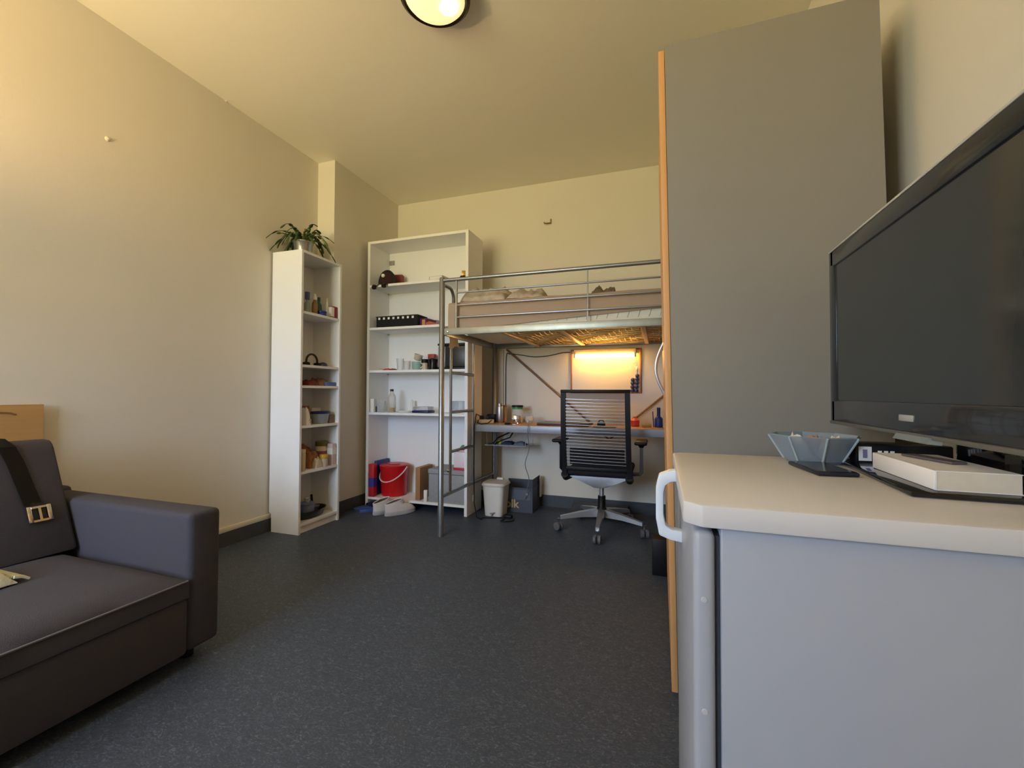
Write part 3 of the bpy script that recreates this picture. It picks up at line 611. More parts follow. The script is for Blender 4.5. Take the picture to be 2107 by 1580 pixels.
tag(MB().tube([(s0+.02, 3.46, zz+.004), (s0+.06, 3.47, zz+.01), (s0+.08, 3.53, zz+.05), (s0+.16, 3.57, zz+.09), (s0+.22, 3.56, zz+.12), (s0+.2, 3.5, zz+.06), (s0+.12, 3.49, zz+.03), (s0+.08, 3.45, zz+.004)], .006, 8).build('cable', black_p), 'thick black cable coiled on the shelf under the desk', 'cable')

# ------------------------------------------------------------------ desk things
dz = DZ+.0012
def dp(u, y): return Vector((Xat(u, y), y, dz))
c = dp(1000, 3.45); t = thing('power_strip', 'beige power strip with plugs at the ladder end of the desk', 'power strip', c); M = rotz(c, .35)
MB(M).box(-.07, .07, -.025, .025, 0, .034, bev=.006).build('body', mat('beige_pl', (200, 176, 130), .5), t)
for x in (-.035, .02): MB(M).box(x-.018, x+.018, -.017, .017, .034, .065, bev=.005).build('plug', black_p, t)
a = c+Vector((.02, -.0, .05))
tag(MB().tube([a+Vector((-.06, -.04, .015)), (BX0+.034, 3.30, .83), (BX0+.031, 3.272, .74), (BX0+.03, 3.268, .62), (BX0+.03, 3.27, .40), (BX0+.03, 3.275, .12), (BX0+.06, 3.26, .006), (BX0+.12, 3.22, .005)], .0042, 8).build('cable', black_p), 'black mains cable dropping from the power strip along the ladder', 'cable')
tag(MB().tube([dp(982, 3.34)+Vector((.012, 0, .03)), dp(978, 3.31)+Vector((.02, 0, .012)), dp(990, 3.31)+Vector((0, 0, .004)), dp(1004, 3.32)+Vector((0, 0, .01)), dp(1012, 3.40)+Vector((0, 0, .03))], .004, 8).build('cable', black_p), 'black cable looping over the desk edge by the power strip', 'cable')
carton('adapter', 'black power adapter behind the beige power strip', 'adapter', dp(1012, 3.60), .07, .05, .07, black_p)
c = dp(1029, 3.62); t = thing('thermos', 'slim brushed steel flask on the desk', 'flask', c)
MB().lathe([(.026, 0), (.028, .005), (.028, .135), (.026, .14)], c, 20).build('body', alu, t); MB().lathe([(.027, .14), (.027, .165), (.02, .168)], c, 20).build('lid', chrome, t)
jar('glass_jar', 'tan glass jar standing close to the steel flask', 'jar', dp(1038, 3.68), .022, .15, mat('tan_glass', (180, 140, 96), .3), mat('tan_lid', (150, 112, 76), .5), .02)
c = dp(1065, 3.62); t = thing('storage_jar', 'clear jar with a green band and dark lid on the desk', 'jar', c)
MB().lathe([(.044, 0), (.048, .01), (.048, .11), (.042, .125)], c, 22, capt=False).build('body', glass, t); MB().lathe([(.046, .118), (.046, .135)], c, 22).build('green_band', mat('lid_green', (60, 150, 70), .45), t); MB().lathe([(.05, .135), (.05, .15), (.045, .152)], c, 22).build('lid', black_p, t); MB().lathe([(.043, .003), (.043, .06), (0, .062)], c, 22, capt=False).build('contents', mat('pale_powder', (206, 198, 184), .7), t)
c = dp(1060, 3.50); t = thing('alarm_clock', 'round chrome clock in front of the green banded jar', 'clock', c)
MB(Matrix.Translation(c+Vector((0, 0, .038))) @ Matrix.Rotation(PI/2, 4, 'X')).lathe([(.034, -.015), (.036, 0), (.036, .012), (.03, .016)], (0, 0, 0), 22).build('case', chrome, t)
for s_ in (-1, 1): MB().tube([c+Vector((s_*.015, 0, .012)), c+Vector((s_*.022, 0, 0))], .004, 6).build('foot', chrome, t)
MB().ball(c+Vector((-.012, -.017, .042)), .008, sy=.3).build('knob', white_pl, t)
c = dp(1090, 3.58); tag(MB().lathe([(.022, 0), (.036, .02), (.038, .04), (.03, .062), (.028, .062), (.035, .04), (.033, .02), (.02, .004), (0, .004)], c, 22, capt=False).build('glass_bowl', glassy('bowl_glass', (225, 222, 215), .3)), 'small round glass bowl beside the green banded jar', 'bowl')
tag(MB().lathe([(.03, 0), (.032, .003), (.026, .012), (0, .014)], dp(1046, 3.40), 16, capt=False).build('mouse_puck', black_p), 'black round plug lying in front of the flask', 'plug')
tag(MB().lathe([(.012, 0), (.012, .006), (0, .007)], dp(1058, 3.36), 14, capt=False).build('coin', white_pl), 'white plastic token near the front edge of the desk', 'token')
xa, xb = Xat(1107, 3.42), Xat(1212, 3.42); c = Vector(((xa+xb)/2, 3.5, dz)); t = thing('laptop', 'closed dark laptop with a reddish edge lying on the desk', 'laptop', c)
B(xa, xb, 3.38, 3.64, dz, dz+.012, bev=.004).build('base', mat('laptop_red', (70, 26, 26), .4), t); B(xa, xb, 3.38, 3.64, dz+.0135, dz+.022, bev=.003).build('lid', mat('laptop_grey', (110, 104, 98), .35, .3), t); B(xa+.03, xb-.03, 3.62, 3.638, dz+.011, dz+.0145).build('hinge', black_p, t)
c = dp(1237, 3.44); t = thing('webcam', 'small black camera cube on the desk behind the chair back', 'camera', c)
MB(rotz(c, .2)).box(-.03, .03, -.025, .025, 0, .034, bev=.006).build('body', black_p, t); MB().tube([c+Vector((-.02, 0, .034)), c+Vector((-.012, 0, .048)), c+Vector((.012, 0, .048)), c+Vector((.02, 0, .034))], .004, 6).build('handle', black_p, t)
B(Xat(1222, 3.4), Xat(1268, 3.4), 3.34, 3.42, dz, dz+.003, bev=.001).build('mouse_mat', mat('mat_grey', (90, 84, 78), .8)); o = bpy.data.objects['mouse_mat']; tag(o, 'thin dark grey mat on the desk behind the chair', 'mat')
c = dp(1306, 3.58); t = thing('pot', 'small coral red pot at the right of the desk', 'pot', c)
MB().lathe([(.03, 0), (.034, .004), (.037, .045), (.02, .06), (.012, .066)], c, 20).build('body', mat('coral', (216, 76, 66), .4), t); MB().lathe([(.0125, .066), (.0125, .074), (.006, .077)], c, 14).build('knob', mat('coral2', (226, 100, 86), .4), t)
carton('eraser', 'tan whiteboard eraser beside the coral pot', 'eraser', dp(1330, 3.50), .07, .04, .026, mat('tan_felt', (180, 150, 106), .8), bandm=mat('tan_top', (200, 170, 120), .6), bz=(.6, .99))
bottle('bottle', 'blue bottle with upright nozzle beside the wardrobe end of the desk', 'bottle', dp(1355, 3.52), .030, .15, mat('blue_pl', (40, 58, 128), .4), mat('blue_nozzle', (30, 44, 110), .4), .06, .013)
tag(MB().tube([dp(1345, 3.52)+Vector((0, 0, 0)), dp(1344, 3.52)+Vector((-.004, 0, .12))], .004, 8).build('pen', mat('pen_blue', (60, 80, 130), .4)), 'thin upright blue pen leaning by the blue bottle', 'pen')
# white cable down from desk
cp = [dp(1089, 3.60)+Vector((0, 0, .02)), dp(1087, 3.284)+Vector((0, 0, .004)), Vector((Xat(1086, 3.28), 3.28, .68)), Vector((Xat(1088, 3.31), 3.32, .56)), Vector((Xat(1081, 3.38), 3.38, .43)), Vector((Xat(1089, 3.42), 3.42, .31)), Vector((Xat(1085, 3.47), 3.47, .21)), Vector((Xat(1082, 3.52), 3.518, .12))]
def smooth(p, n_=5):
    out = []; p = [Vector(q) for q in p]
    for i in range(len(p)-1):
        a, b_, c_, d_ = p[max(i-1, 0)], p[i], p[i+1], p[min(i+2, len(p)-1)]
        for k in range(n_):
            s_ = k/n_; out.append(.5*((2*b_)+(c_-a)*s_+(2*a-5*b_+4*c_-d_)*s_*s_+(3*b_-a-3*c_+d_)*s_**3))
    return out+[p[-1]]
tag(MB().tube(smooth(cp), .003, 6).build('cable', mat('grey_cable', (120, 124, 128), .5)), 'thin grey cable hanging from the desk down to the dark box', 'cable')

# ------------------------------------------------------------------ pin board, tube lamp
PX0, PX1, PZ0, PZ1 = -.742, -.146, 1.004, 1.385
pb = thing('whiteboard', 'white board in a thin wooden frame on the wall behind the desk', 'board', ((PX0+PX1)/2, YB-.01, PZ0))
B(PX0+.012, PX1-.012, YB-.012, YB-.002, PZ0+.012, PZ1-.012).build('panel', mat('board_white', (206, 196, 170), .35), pb)
fw_ = wood('frame_wood', (170, 110, 62), 'X')
for a in ((PX0, PX0+.014, PZ0, PZ1), (PX1-.014, PX1, PZ0, PZ1), (PX0+.014, PX1-.014, PZ0, PZ0+.014), (PX0+.014, PX1-.014, PZ1-.014, PZ1)): B(a[0], a[1], YB-.018, YB-.001, a[2], a[3], bev=.003).build('frame', fw_, pb)
gc = Vector((at(1306, 790, Y=YB-.03).x, YB-.03, at(1306, 806, Y=YB-.03).z))
gm = mat('blue_beads', (52, 62, 100), .35)
t = thing('bead_charm', 'bunch of dark blue beads hanging on the whiteboard edge', 'ornament', gc)
for k, (dx, dz_) in enumerate(((-.02, .006), (.012, .004), (-.02, .035), (.014, .036), (-.018, .066), (.016, .068), (-.016, .094), (.018, .1), (.02, .128))): MB().ball(gc+Vector((dx, 0, dz_+.006)), .0165).build('bead', gm, t)
MB().tube([gc+Vector((.02, .004, .13)), gc+Vector((.022, .012, .2))], .0015, 5).build('cord', black_p, t)
kc = at(1304, 748, Y=YB-.022)
t = thing('key_ring', 'pale wire ring with small tags hanging on the whiteboard', 'key ring', kc+Vector((0, 0, -.04)))
MB().tube([kc+Vector((.016*math.cos(a*PI/10), 0, .026+.02*math.sin(a*PI/10))) for a in range(20)], .0022, 6, closed=True).build('ring', alu, t); MB().tube([kc+Vector((.02*math.cos(a*PI/10), -.003, -.01+.028*math.sin(a*PI/10))) for a in range(20)], .0018, 6, closed=True).build('ring', alu, t)
B(kc.x+.012, kc.x+.03, kc.y-.004, kc.y, kc.z-.05, kc.z-.025, bev=.001).build('tag', paper, t)
# lamp
l0, l1 = -.70, -.185; lz = 1.318; ly = YB-.088
tl = thing('wall_lamp', 'lit fluorescent tube lamp mounted above the whiteboard', 'lamp', ((l0+l1)/2, ly, lz-.02))
B(l0, l1, YB-.09, YB-.019, lz+.018, lz+.056, bev=.004).build('housing', mat('lamp_housing', (214, 200, 170), .5), tl)
for x in (l0, l1-.016): B(x, x+.016, ly-.013, ly+.013, lz-.013, lz+.02, bev=.003).build('socket', white_pl, tl)
MB().tube([(l0+.016, ly, lz), (l1-.016, ly, lz)], .013, 14).build('tube', mat('tube_glow', (255, 240, 200), .4, emit=30, ecol=(255, 194, 100)), tl)
bc = [Vector((PX0-.004, YB-.010, lz+.045)), Vector((PX0-.08, YB-.008, lz+.042)), Vector((Xat(1130, YB), YB-.008, lz+.02)), Vector((Xat(1100, YB), YB-.008, lz+.012)), Vector((Xat(1075, YB), YB-.008, lz+.03)), Vector((Xat(1050, YB), YB-.008, lz+.044)), Vector((Xat(1042, YB), YB-.008, lz+.02)), Vector((Xat(1041, YB), YB-.008, 1.0)), Vector((Xat(1041, YB), YB-.008, .80))]
tag(MB().tube(smooth(bc), .0042, 6).build('cable', mat('dark_cable', (60, 50, 40), .5)), 'dark lamp cable running along the wall and down behind the desk', 'cable')
c = at(1130, 459, Y=YB); t = thing('wall_hook', 'small metal coat hook on the back wall above the bed', 'hook', Vector((c.x, YB, c.z-.03)))
B(c.x+.01, c.x+.022, YB-.006, YB, c.z-.01, c.z+.035, bev=.002).build('plate', mat('hook_brass', (150, 128, 84), .4, .5), t)
MB().tube([(c.x+.016, YB-.006, c.z-.002), (c.x-.01, YB-.03, c.z-.012), (c.x-.035, YB-.035, c.z-.012), (c.x-.038, YB-.035, c.z+.0)], .006, 8).build('arm', mat('hook_brass', (150, 128, 84)), t)
for (u, v, r) in ((221, 286, .012), (465, 208, .008)):
    p = at(u, v, X=XL); tag(MB().ball((XL+.001, p.y, p.z), r, sx=.5).tube([(XL, p.y, p.z), (XL+.012, p.y, p.z)], .004, 6).build('wall_plug', cream_m), 'small painted-over plug on the bare left wall' if u < 300 else 'tiny chip of paint on the left wall by the ceiling', 'wall plug')
# pipe duct behind the bed corner
q0_ = Xat(1019, YB); d_ = thing('pipe_cover', 'pale vertical conduit on the back wall beside the bookcase', 'conduit', (q0_+.03, YB-.015, .86))
B(q0_+.015, q0_+.035, YB-.02, YB, .87, 1.40, bev=.003).build('conduit', mat('conduit_cream', (206, 196, 172), .5), d_); B(q0_+.045, q0_+.085, YB-.016, YB, .87, 1.40, bev=.003).build('conduit', mat('conduit_cream', (206, 196, 172)), d_); B(q0_+.005, q0_+.095, YB-.03, YB, .83, .87, bev=.004).build('junction', white_pl, d_)

# ------------------------------------------------------------------ office chair
cx, cy = -.41, 3.28
ch = thing('office_chair', 'black office chair with wire back slats and polished star base', 'chair', (cx, cy, 0))
for k in range(5):
    a = -PI/2+k*2*PI/5+.03; dx, dy = math.cos(a), math.sin(a); px, py = -dy, dx
    q = MB(); sec = [(.03, .10, .155, .024), (.16, .098, .135, .019), (.305, .082, .105, .013)]
    rows = []
    for r, za, zb, w in sec:
        rows.append(q._v([(cx+dx*r+px*s_*w, cy+dy*r+py*s_*w, z) for s_, z in ((-1, za), (1, za), (1, zb), (-1, zb))]))
    for A, C in zip(rows, rows[1:]):
        for j in range(4): q.bm.faces.new((A[j], A[(j+1) % 4], C[(j+1) % 4], C[j]))
    q.bm.faces.new(rows[0][::-1]); q.bm.faces.new(rows[-1])
    lg = q.build('base_leg', alu, ch)
    c = Vector((cx+dx*.318, cy+dy*.318, 0)); ca = a+.5
    q = MB(Matrix.Translation(c))
    q.tube([(0, 0, .05), (0, 0, .086)], .008, 8)
    q.build('caster_stem', chrome, lg)
    for s_ in (-1, 1):
        M = Matrix.Translation(c+Vector((0, 0, .03))) @ Matrix.Rotation(ca*0+.25*k, 4, 'Z') @ Matrix.Translation((s_*.016, 0, 0)) @ Matrix.Rotation(PI/2, 4, 'Y')
        MB(M).lathe([(.022, -.011), (.0295, -.008), (.0295, .008), (.022, .011)], (0, 0, 0), 18).build('caster_wheel', mat('caster_grey', (96, 96, 100), .5), lg)
MB().lathe([(.035, .095), (.035, .16), (.028, .17), (.028, .25)], (cx, cy, 0), 18).build('hub', black_p, ch)
MB().tube([(cx, cy, .2), (cx, cy, .38)], .017, 14).build('gas_lift', alu, ch)
# silver shell under the seat
q = MB(); q.prism([(cx-.235, .418), (cx-.12, .372), (cx-.03, .336), (cx+.03, .336), (cx+.12, .372), (cx+.235, .418), (cx+.1, .414), (cx-.1, .414)], 'Y', 3.12, 3.36, bev=.004); q.build('underframe', alu, ch)
q = MB(); q.box(cx-.225, cx+.225, 3.075, 3.52, .425, .475, bev=.022, seg=3); q.build('seat', mat('seat_fabric', (30, 30, 36), .85, bump=.4, bscale=300), ch)
# back frame, leaning slightly
zb0, zb1, yb0, yb1 = .455, 1.022, 3.075, 3.0
def bk_(z): 
    f = (z-zb0)/(zb1-zb0); return yb0+(yb1-yb0)*f-.02*math.sin(PI*f)
def bw(z): f = (z-zb0)/(zb1-zb0); return .222-.006*f
cb = cx-.012
for s_ in (-1, 1):
    q = MB(); rows = []
    for k in range(13):
        z = zb0-.03+(zb1-zb0+.03)*k/12; y = bk_(max(z, zb0)); x = cb+s_*bw(max(z, zb0)); w = .017
        rows.append(q._v([(x-w, y-.011, z), (x+w, y-.011, z), (x+w, y+.013, z), (x-w, y+.013, z)]))
    for A, C in zip(rows, rows[1:]):
        for j in range(4): q.bm.faces.new((A[j], A[(j+1) % 4], C[(j+1) % 4], C[j]))
    q.bm.faces.new(rows[0][::-1]); q.bm.faces.new(rows[-1]); q.build('back_upright', black_p, ch)
    MB().tube([(cb+s_*.222, 3.07, .43), (cb+s_*.222, 3.12, .405), (cb+s_*.2, 3.2, .40)], [.026, .028, .02], 10).build('back_knuckle', black_p, ch)
B(cb-.235, cb+.235, yb1-.014, yb1+.016, zb1-.016, zb1+.006, bev=.006).build('top_bar', black_p, ch)
B(cb-.21, cb+.21, bk_(.50)-.008, bk_(.5)+.012, .462, .49, bev=.006).build('bottom_bar', black_p, ch)
mesh_m = bpy.data.materials.new('mesh_fabric'); mesh_m.use_nodes = True; n = mesh_m.node_tree; n.nodes.clear()
o_ = n.nodes.new('ShaderNodeOutputMaterial'); ms = n.nodes.new('ShaderNodeMixShader'); tr = n.nodes.new('ShaderNodeBsdfTransparent'); df = n.nodes.new('ShaderNodeBsdfDiffuse')
df.inputs[0].default_value = (.03, .03, .033, 1); ms.inputs[0].default_value = .5
n.links.new(tr.outputs[0], ms.inputs[1]); n.links.new(df.outputs[0], ms.inputs[2]); n.links.new(ms.outputs[0], o_.inputs[0])
q = MB(); rows = []
for k in range(13):
    z = .49+(zb1-.016-.49)*k/12; rows.append(q._v([(cb+s_*(bw(z)-.016), bk_(z)+.004, z) for s_ in (-1, 1)]))
for A, C in zip(rows, rows[1:]): q.bm.faces.new((A[0], A[1], C[1], C[0]))
q.build('mesh_panel', mesh_m, ch, 'see-through black mesh')
wire_m = mat('back_wire', (190, 190, 192), .3, .7)
for k in range(21):
    z = .515+k*.0222; y = bk_(z)-.009
    MB().tube([(cb-bw(z)+.014, y+.004, z+.004), (cb, y-.002, z), (cb+bw(z)-.014, y+.004, z-.002)], .0021, 6).build('back_wire', wire_m, ch)
B(cb-.19, cb+.19, 3.09, 3.105, .50, .615, bev=.006).build('lumbar_pad', mat('lumbar', (26, 26, 32), .8), ch)
for s_ in (-1, 1):
    x = cx+s_*.285
    MB().tube([(cx+s_*.21, 3.22, .43), (x-s_*.012, 3.21, .435), (x, 3.20, .45), (x, 3.19, .64)], [.014, .014, .014, .012], 10).build('arm_post', steel_m if s_ > 0 else black_p, ch)
    q = MB(); q.box(x-.042, x+.042, 3.06, 3.285, .652, .676, bev=.011, seg=3); q.build('arm_pad', black_p, ch)
    MB().lathe([(.014, .625), (.03, .652)], (x, 3.19, 0), 14).build('arm_cup', black_p, ch)
    

# ------------------------------------------------------------------ floor things
c = at(1014, 1064, Z=0)+Vector((-.01, .10, 0)); t = thing('pedal_bin', 'white plastic pedal bin with lid beside the bookcase', 'bin', c)
q = MB(); rows = []
def rrect(w, d, r, z, n_=4):
    out = []
    for sx_, sy_, a0 in ((1, 1, 0), (-1, 1, PI/2), (-1, -1, PI), (1, -1, 1.5*PI)):
        for k in range(n_+1):
            a = a0+k*PI/2/n_; out.append((c.x+sx_*(w/2-r)+r*math.cos(a), c.y+sy_*(d/2-r)+r*math.sin(a), z))
    return out
def loft(secs):
    q = MB(); rows = [q._v(p) for p in secs]; n_ = len(rows[0])
    for A, C in zip(rows, rows[1:]):
        for j in range(n_): q.bm.faces.new((A[j], A[(j+1) % n_], C[(j+1) % n_], C[j]))
    q.bm.faces.new(rows[0][::-1]); q.bm.faces.new(rows[-1]); return q
bin_m = mat('bin_white', (226, 224, 216), .4)
loft([rrect(.15, .16, .03, 0), rrect(.152, .162, .03, .01), rrect(.185, .185, .035, .24)]).build('body', bin_m, t)
loft([rrect(.2, .2, .04, .242), rrect(.205, .205, .04, .252), rrect(.19, .19, .04, .268), rrect(.1, .1, .03, .274)]).build('lid', mat('bin_lid', (214, 208, 198), .4), t)
B(c.x-.03, c.x+.03, c.y+.085, c.y+.115, .225, .285, bev=.008).build('hinge', bin_m, t)
MB().prism([(c.x-.022, .028), (c.x+.022, .036), (c.x+.004, .022), (c.x+.002, .008), (c.x-.004, .008), (c.x-.004, .022)], 'Y', c.y-.105, c.y-.078).build('pedal', mat('pedal_grey', (150, 146, 140), .5), t)
p0, p1 = at(1030, 1050, Z=0), at(1095, 1057, Z=0)
bx0, bx1, by0, by1 = p1.x-.30, p1.x, 3.53, 3.76
t = thing('cardboard_box', 'open dark grey cardboard box with gold lettering by the wall', 'box', ((bx0+bx1)/2, (by0+by1)/2, 0))
dkb = mat('charcoal_card', (74, 80, 92), .6, var=.04); dki = mat('card_inner', (190, 186, 180), .8)
q = MB(); h = .205
q.box(bx0, bx1, by0, by0+.004, 0, h); q.box(bx0, bx1, by1-.004, by1, 0, h); q.box(bx0, bx0+.004, by0+.004, by1-.004, 0, h); q.box(bx1-.004, bx1, by0+.004, by1-.004, 0, h); q.box(bx0+.004, bx1-.004, by0+.004, by1-.004, 0, .004)
q.build('body', dkb, t)
B(bx1-.002, bx1+.001, by0+.01, by1-.002, h, h+.075).build('side_flap', mat('charcoal_dark', (46, 44, 50), .6), t)
B(bx0+.01, bx1-.01, by1-.005, by1-.002, h, h+.03).build('back_flap', dkb, t)
B(bx1+.012, bx1+.022, by1-.05, by1-.01, .1, h+.07).build('inner_flap', dki, t)
B(bx0+.06, bx1-.02, by0-.0012, by0, .105, .19).build('print_panel', mat('print_panel', (92, 100, 114), .6), t)
gold = mat('gold_letters', (208, 180, 120), .5)
tx = bpy.data.curves.new('lettering', 'FONT'); tx.body = 'olk'; tx.size = .095; tx.extrude = .0006; tx.offset = .002
to = bpy.data.objects.new('tmp', tx); COL.objects.link(to)
dg = bpy.context.evaluated_depsgraph_get(); me = bpy.data.meshes.new_from_object(to.evaluated_get(dg)); bpy.data.objects.remove(to)
me.materials.clear(); me.materials.append(gold)
lt = bpy.data.objects.new('lettering', me); COL.objects.link(lt); lt.parent = t
lt.location = Vector((bx0+.06, by0-.001, .038))-t.location; lt.rotation_euler = (PI/2, 0, 0)
MB().ball((bx1-.05, by0-.001, .155), .012, sy=.15).build('sticker', mat('sticker_tan', (190, 160, 140), .6), t)
# floor cables
tag(MB().tube(smooth([(c.x+.08+x_, c.y-.14+y_, .005) for x_, y_ in ((-.14, -.02), (-.06, .01), (.0, .03), (.04, .0), (.03, -.05), (.07, -.06), (.12, -.02), (.11, .04))]), .004, 6).build('cable', black_p), 'black cable lying on the floor in front of the pedal bin', 'cable')
pc_ = at(1045, 1066, Z=0); tag(B(pc_.x-.035, pc_.x+.035, pc_.y-.02, pc_.y+.02, .0, .026, bev=.006).build('adapter', black_p), 'black adapter brick on the floor beside the pedal bin', 'adapter')
pw = at(979, 1028, Z=.10); tag(B(WBX1+.001, WBX1+.012, 3.36, 3.40, .10, .155, bev=.003).build('socket', white_pl), 'small white socket on the side of the wide bookcase', 'socket')
# foot rest
f0, f1 = Xat(1178, 3.70, 1040), Xat(1292, 3.70, 1040); t = thing('footrest', 'flat dark footrest on the floor under the desk', 'footrest', ((f0+f1)/2, 3.65, 0))
MB(Matrix.Translation(((f0+f1)/2, 3.66, .05)) @ Matrix.Rotation(.25, 4, 'X')).box(-(f1-f0)/2, (f1-f0)/2, -.09, .09, -.008, .008, bev=.004).build('plate', mat('foot_dark', (60, 60, 66), .5), t)
for x in (f0+.04, f1-.04): B(x-.012, x+.012, 3.58, 3.72, 0, .036, bev=.004).build('foot', black_p, t)
# shoes
def shoe(label, c, ang, m_):
    t = thing('sneaker', label, 'shoe', c, 'white sneakers'); M = rotz(c, ang) @ Matrix.Diagonal((1.04, 1.1, 1.1, 1))
    def out(w, x0, x1, z): return [(x0+(x1-x0)*(.5-.5*math.cos(a)), w*(1.0 if math.cos(a) > 0 else 1.)*math.sin(a)*(1.08 if math.cos(a) < -.1 else .92), z) for a in [k*2*PI/18 for k in range(18)]]
    def dip(p): return [(x, y, z+max(-.012, min(.018, .2*(x+.075)))) for x, y, z in p]
    def lf(s):
        q = MB(M); rows = [q._v(p) for p in s]
        for A, C in zip(rows, rows[1:]):
            for j in range(18): q.bm.faces.new((A[j], A[(j+1) % 18], C[(j+1) % 18], C[j]))
        q.bm.faces.new(rows[0][::-1]); return q, rows
    q, rows = lf([out(.040, -.13, .13, 0), out(.044, -.135, .135, .006), out(.043, -.133, .132, .03)]); q.bm.faces.new(rows[-1]); q.build('sole', mat('sole_grey', (196, 196, 200), .6), t)
    q, rows = lf([out(.042, -.13, .128, .03), out(.0425, -.131, .112, .05), out(.039, -.131, .075, .068), out(.036, -.133, .035, .078), dip(out(.034, -.134, .02, .098)), dip(out(.030, -.128, .016, .099)), dip(out(.027, -.124, .012, .094))]); q.build('upper', m_, t)
    q, rows = lf([out(.0255, -.119, .006, .05), dip(out(.0272, -.1245, .0125, .0945))]); q.build('lining', mat('shoe_lining', (112, 98, 88), .9), t)
    q = MB(M)
    for x in (.01, .03, .05): q.tube([(x, -.025, .085-x*.5), (x+.004, 0, .094-x*.5), (x, .025, .085-x*.5)], .0035, 6)
    q.build('laces', paper, t)
    return t
wl = mat('white_leather', (226, 220, 220), .5)
shoe('white sneaker with its heel toward the room, next to the blue slippers', Vector((*(at(782, 1058, Z=0)+Vector((.015, .075, 0))).xy, 0)), 1.25, wl)
shoe('white sneaker under the shelf, on the bucket side of its pair', Vector((*(at(803, 1060, Z=0)+Vector((.05, .07, 0))).xy, 0)), 1.05, wl)
def slipper(label, c, ang):
    t = thing('slipper', label, 'shoe', c, 'blue slippers'); M = rotz(c, ang)
    o1 = [(-.13+.26*(.5-.5*math.cos(a)), .042*math.sin(a)*(1.1 if math.cos(a) < 0 else .9)) for a in [k*2*PI/20 for k in range(20)]]
    MB(M).prism(o1, 'Z', 0, .022, bev=.004).build('sole', mat('slipper_blue', (62, 92, 160), .5), t)
    q = MB(M); rows = []
    for k in range(7):
        a = PI*k/6; rows.append(q._v([(x, -math.cos(a)*.042, .02+math.sin(a)*(.032-abs(x-.03)*.15)) for x in (-.01, .03, .075)]))
    for A, C in zip(rows, rows[1:]):
        for j in range(2): q.bm.faces.new((A[j], C[j], C[j+1], A[j+1]))
    bmesh.ops.solidify(q.bm, geom=list(q.bm.faces), thickness=.004); q.build('strap', mat('slipper_dark', (34, 46, 92), .5), t)
s0_ = at(750, 1052, Z=0)
slipper('blue slipper against the skirting of the pier wall', Vector((s0_.x-.035, s0_.y+.10, 0)), 1.0)
slipper('blue slipper next to the white sneakers', Vector((s0_.x+.055, s0_.y+.06, 0)), 1.0)
pb_ = at(1357, 1150, Z=0); 
B(-.045, .06, 2.555, 2.66, 0, .20, bev=.006).build('waste_bin', black_p); o = bpy.data.objects['waste_bin']; tag(o, 'small black box on the floor at the far side of the wardrobe', 'box')
# ------------------------------------------------------------------ wardrobe
w0, w1, wy0, wy1, wz = .053, .634, 1.50, 2.50, 2.145
wr = thing('wardrobe', 'tall grey sided wardrobe with light wooden doors', 'wardrobe', ((w0+w1)/2, (wy0+wy1)/2, 0))
grey_l = mat('grey_laminate', (140, 135, 126), .5, var=.015, scale=40)
beech = wood('beech', (214, 160, 104), 'Z', 5, .10)
for y in (wy0, wy1-.018): B(w0, w1, y, y+.018, .0, wz).build('side_panel', grey_l, wr)
B(w0, w1, wy0+.018, wy1-.018, wz-.018, wz).build('top_panel', grey_l, wr); B(w0+.02, w1, wy0+.018, wy1-.018, .05, .068).build('bottom_panel', grey_l, wr); B(w1-.006, w1, wy0+.018, wy1-.018, .068, wz-.018).build('back_panel', grey_l, wr)
B(w0+.02, w0+.035, wy0+.018, wy1-.018, 0, .05).build('plinth', grey_l, wr)
ymid = (wy0+wy1)/2
for (ya, yb, hy, ofs, zt, zb) in ((wy0+.002, ymid-.002, ymid-.06, 0, wz-.012, .052), (ymid+.002, wy1-.002, ymid+.06, 0, wz-.012, .052)):
    dr = B(w0-.020, w0-.001, ya, yb, zb, zt, bev=.002).build('door', beech, wr)
    MB().tube([(w0-.018, hy, 1.0)]+[(w0-.018-.034*math.sin(PI*k/10), hy, 1.0+.215*k/10) for k in range(1, 10)]+[(w0-.018, hy, 1.215)], .006, 8).build('handle', alu, dr)

wr.rotation_euler = (0, -.0166, 0); wr.location.z = .0052     # leans forward a little

# ------------------------------------------------------------------ fridge
f0, f1, g0, g1 = .042, .640, .652, 1.205
fr = thing('fridge', 'white undercounter fridge with flat top and loop handle', 'fridge', ((f0+f1)/2, (g0+g1)/2, 0))
fw_m = mat('fridge_white_dim', (166, 171, 182), .35, var=.01)  # same white as the worktop, coloured darker for the less lit sides
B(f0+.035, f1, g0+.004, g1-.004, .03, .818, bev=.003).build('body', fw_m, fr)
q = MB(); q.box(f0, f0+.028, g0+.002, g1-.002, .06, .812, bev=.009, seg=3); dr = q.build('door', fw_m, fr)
B(f0+.028, f0+.035, g0+.012, g1-.012, .07, .805).build('door_seal', mat('seal_dark', (60, 62, 68), .8), fr)
q = MB(); xa_, xb_, ya_, yb_, k_ = f0-.012, f1+.005, g0-.006, g1+.004, .022
q.prism([(xa_+k_, ya_), (xb_, ya_), (xb_, yb_), (xa_+k_*.7, yb_), (xa_, yb_-k_*.7), (xa_, ya_+k_)], 'Z', .819, .85, bev=.0035); q.build('worktop', mat('fridge_white_lit', (212, 209, 208), .4, var=.01), fr)  # same white as the body, coloured lighter for light falling from above
for z in (.72, .57, .30): MB(Matrix.Translation((f0+.014, g0+.002, z)) @ Matrix.Rotation(PI/2, 4, 'X')).lathe([(.0042, 0), (.0036, .0012), (0, .0014)], (0, 0, 0), 12, capt=False).build('screw', mat('screw_white', (190, 192, 198), .3), dr)
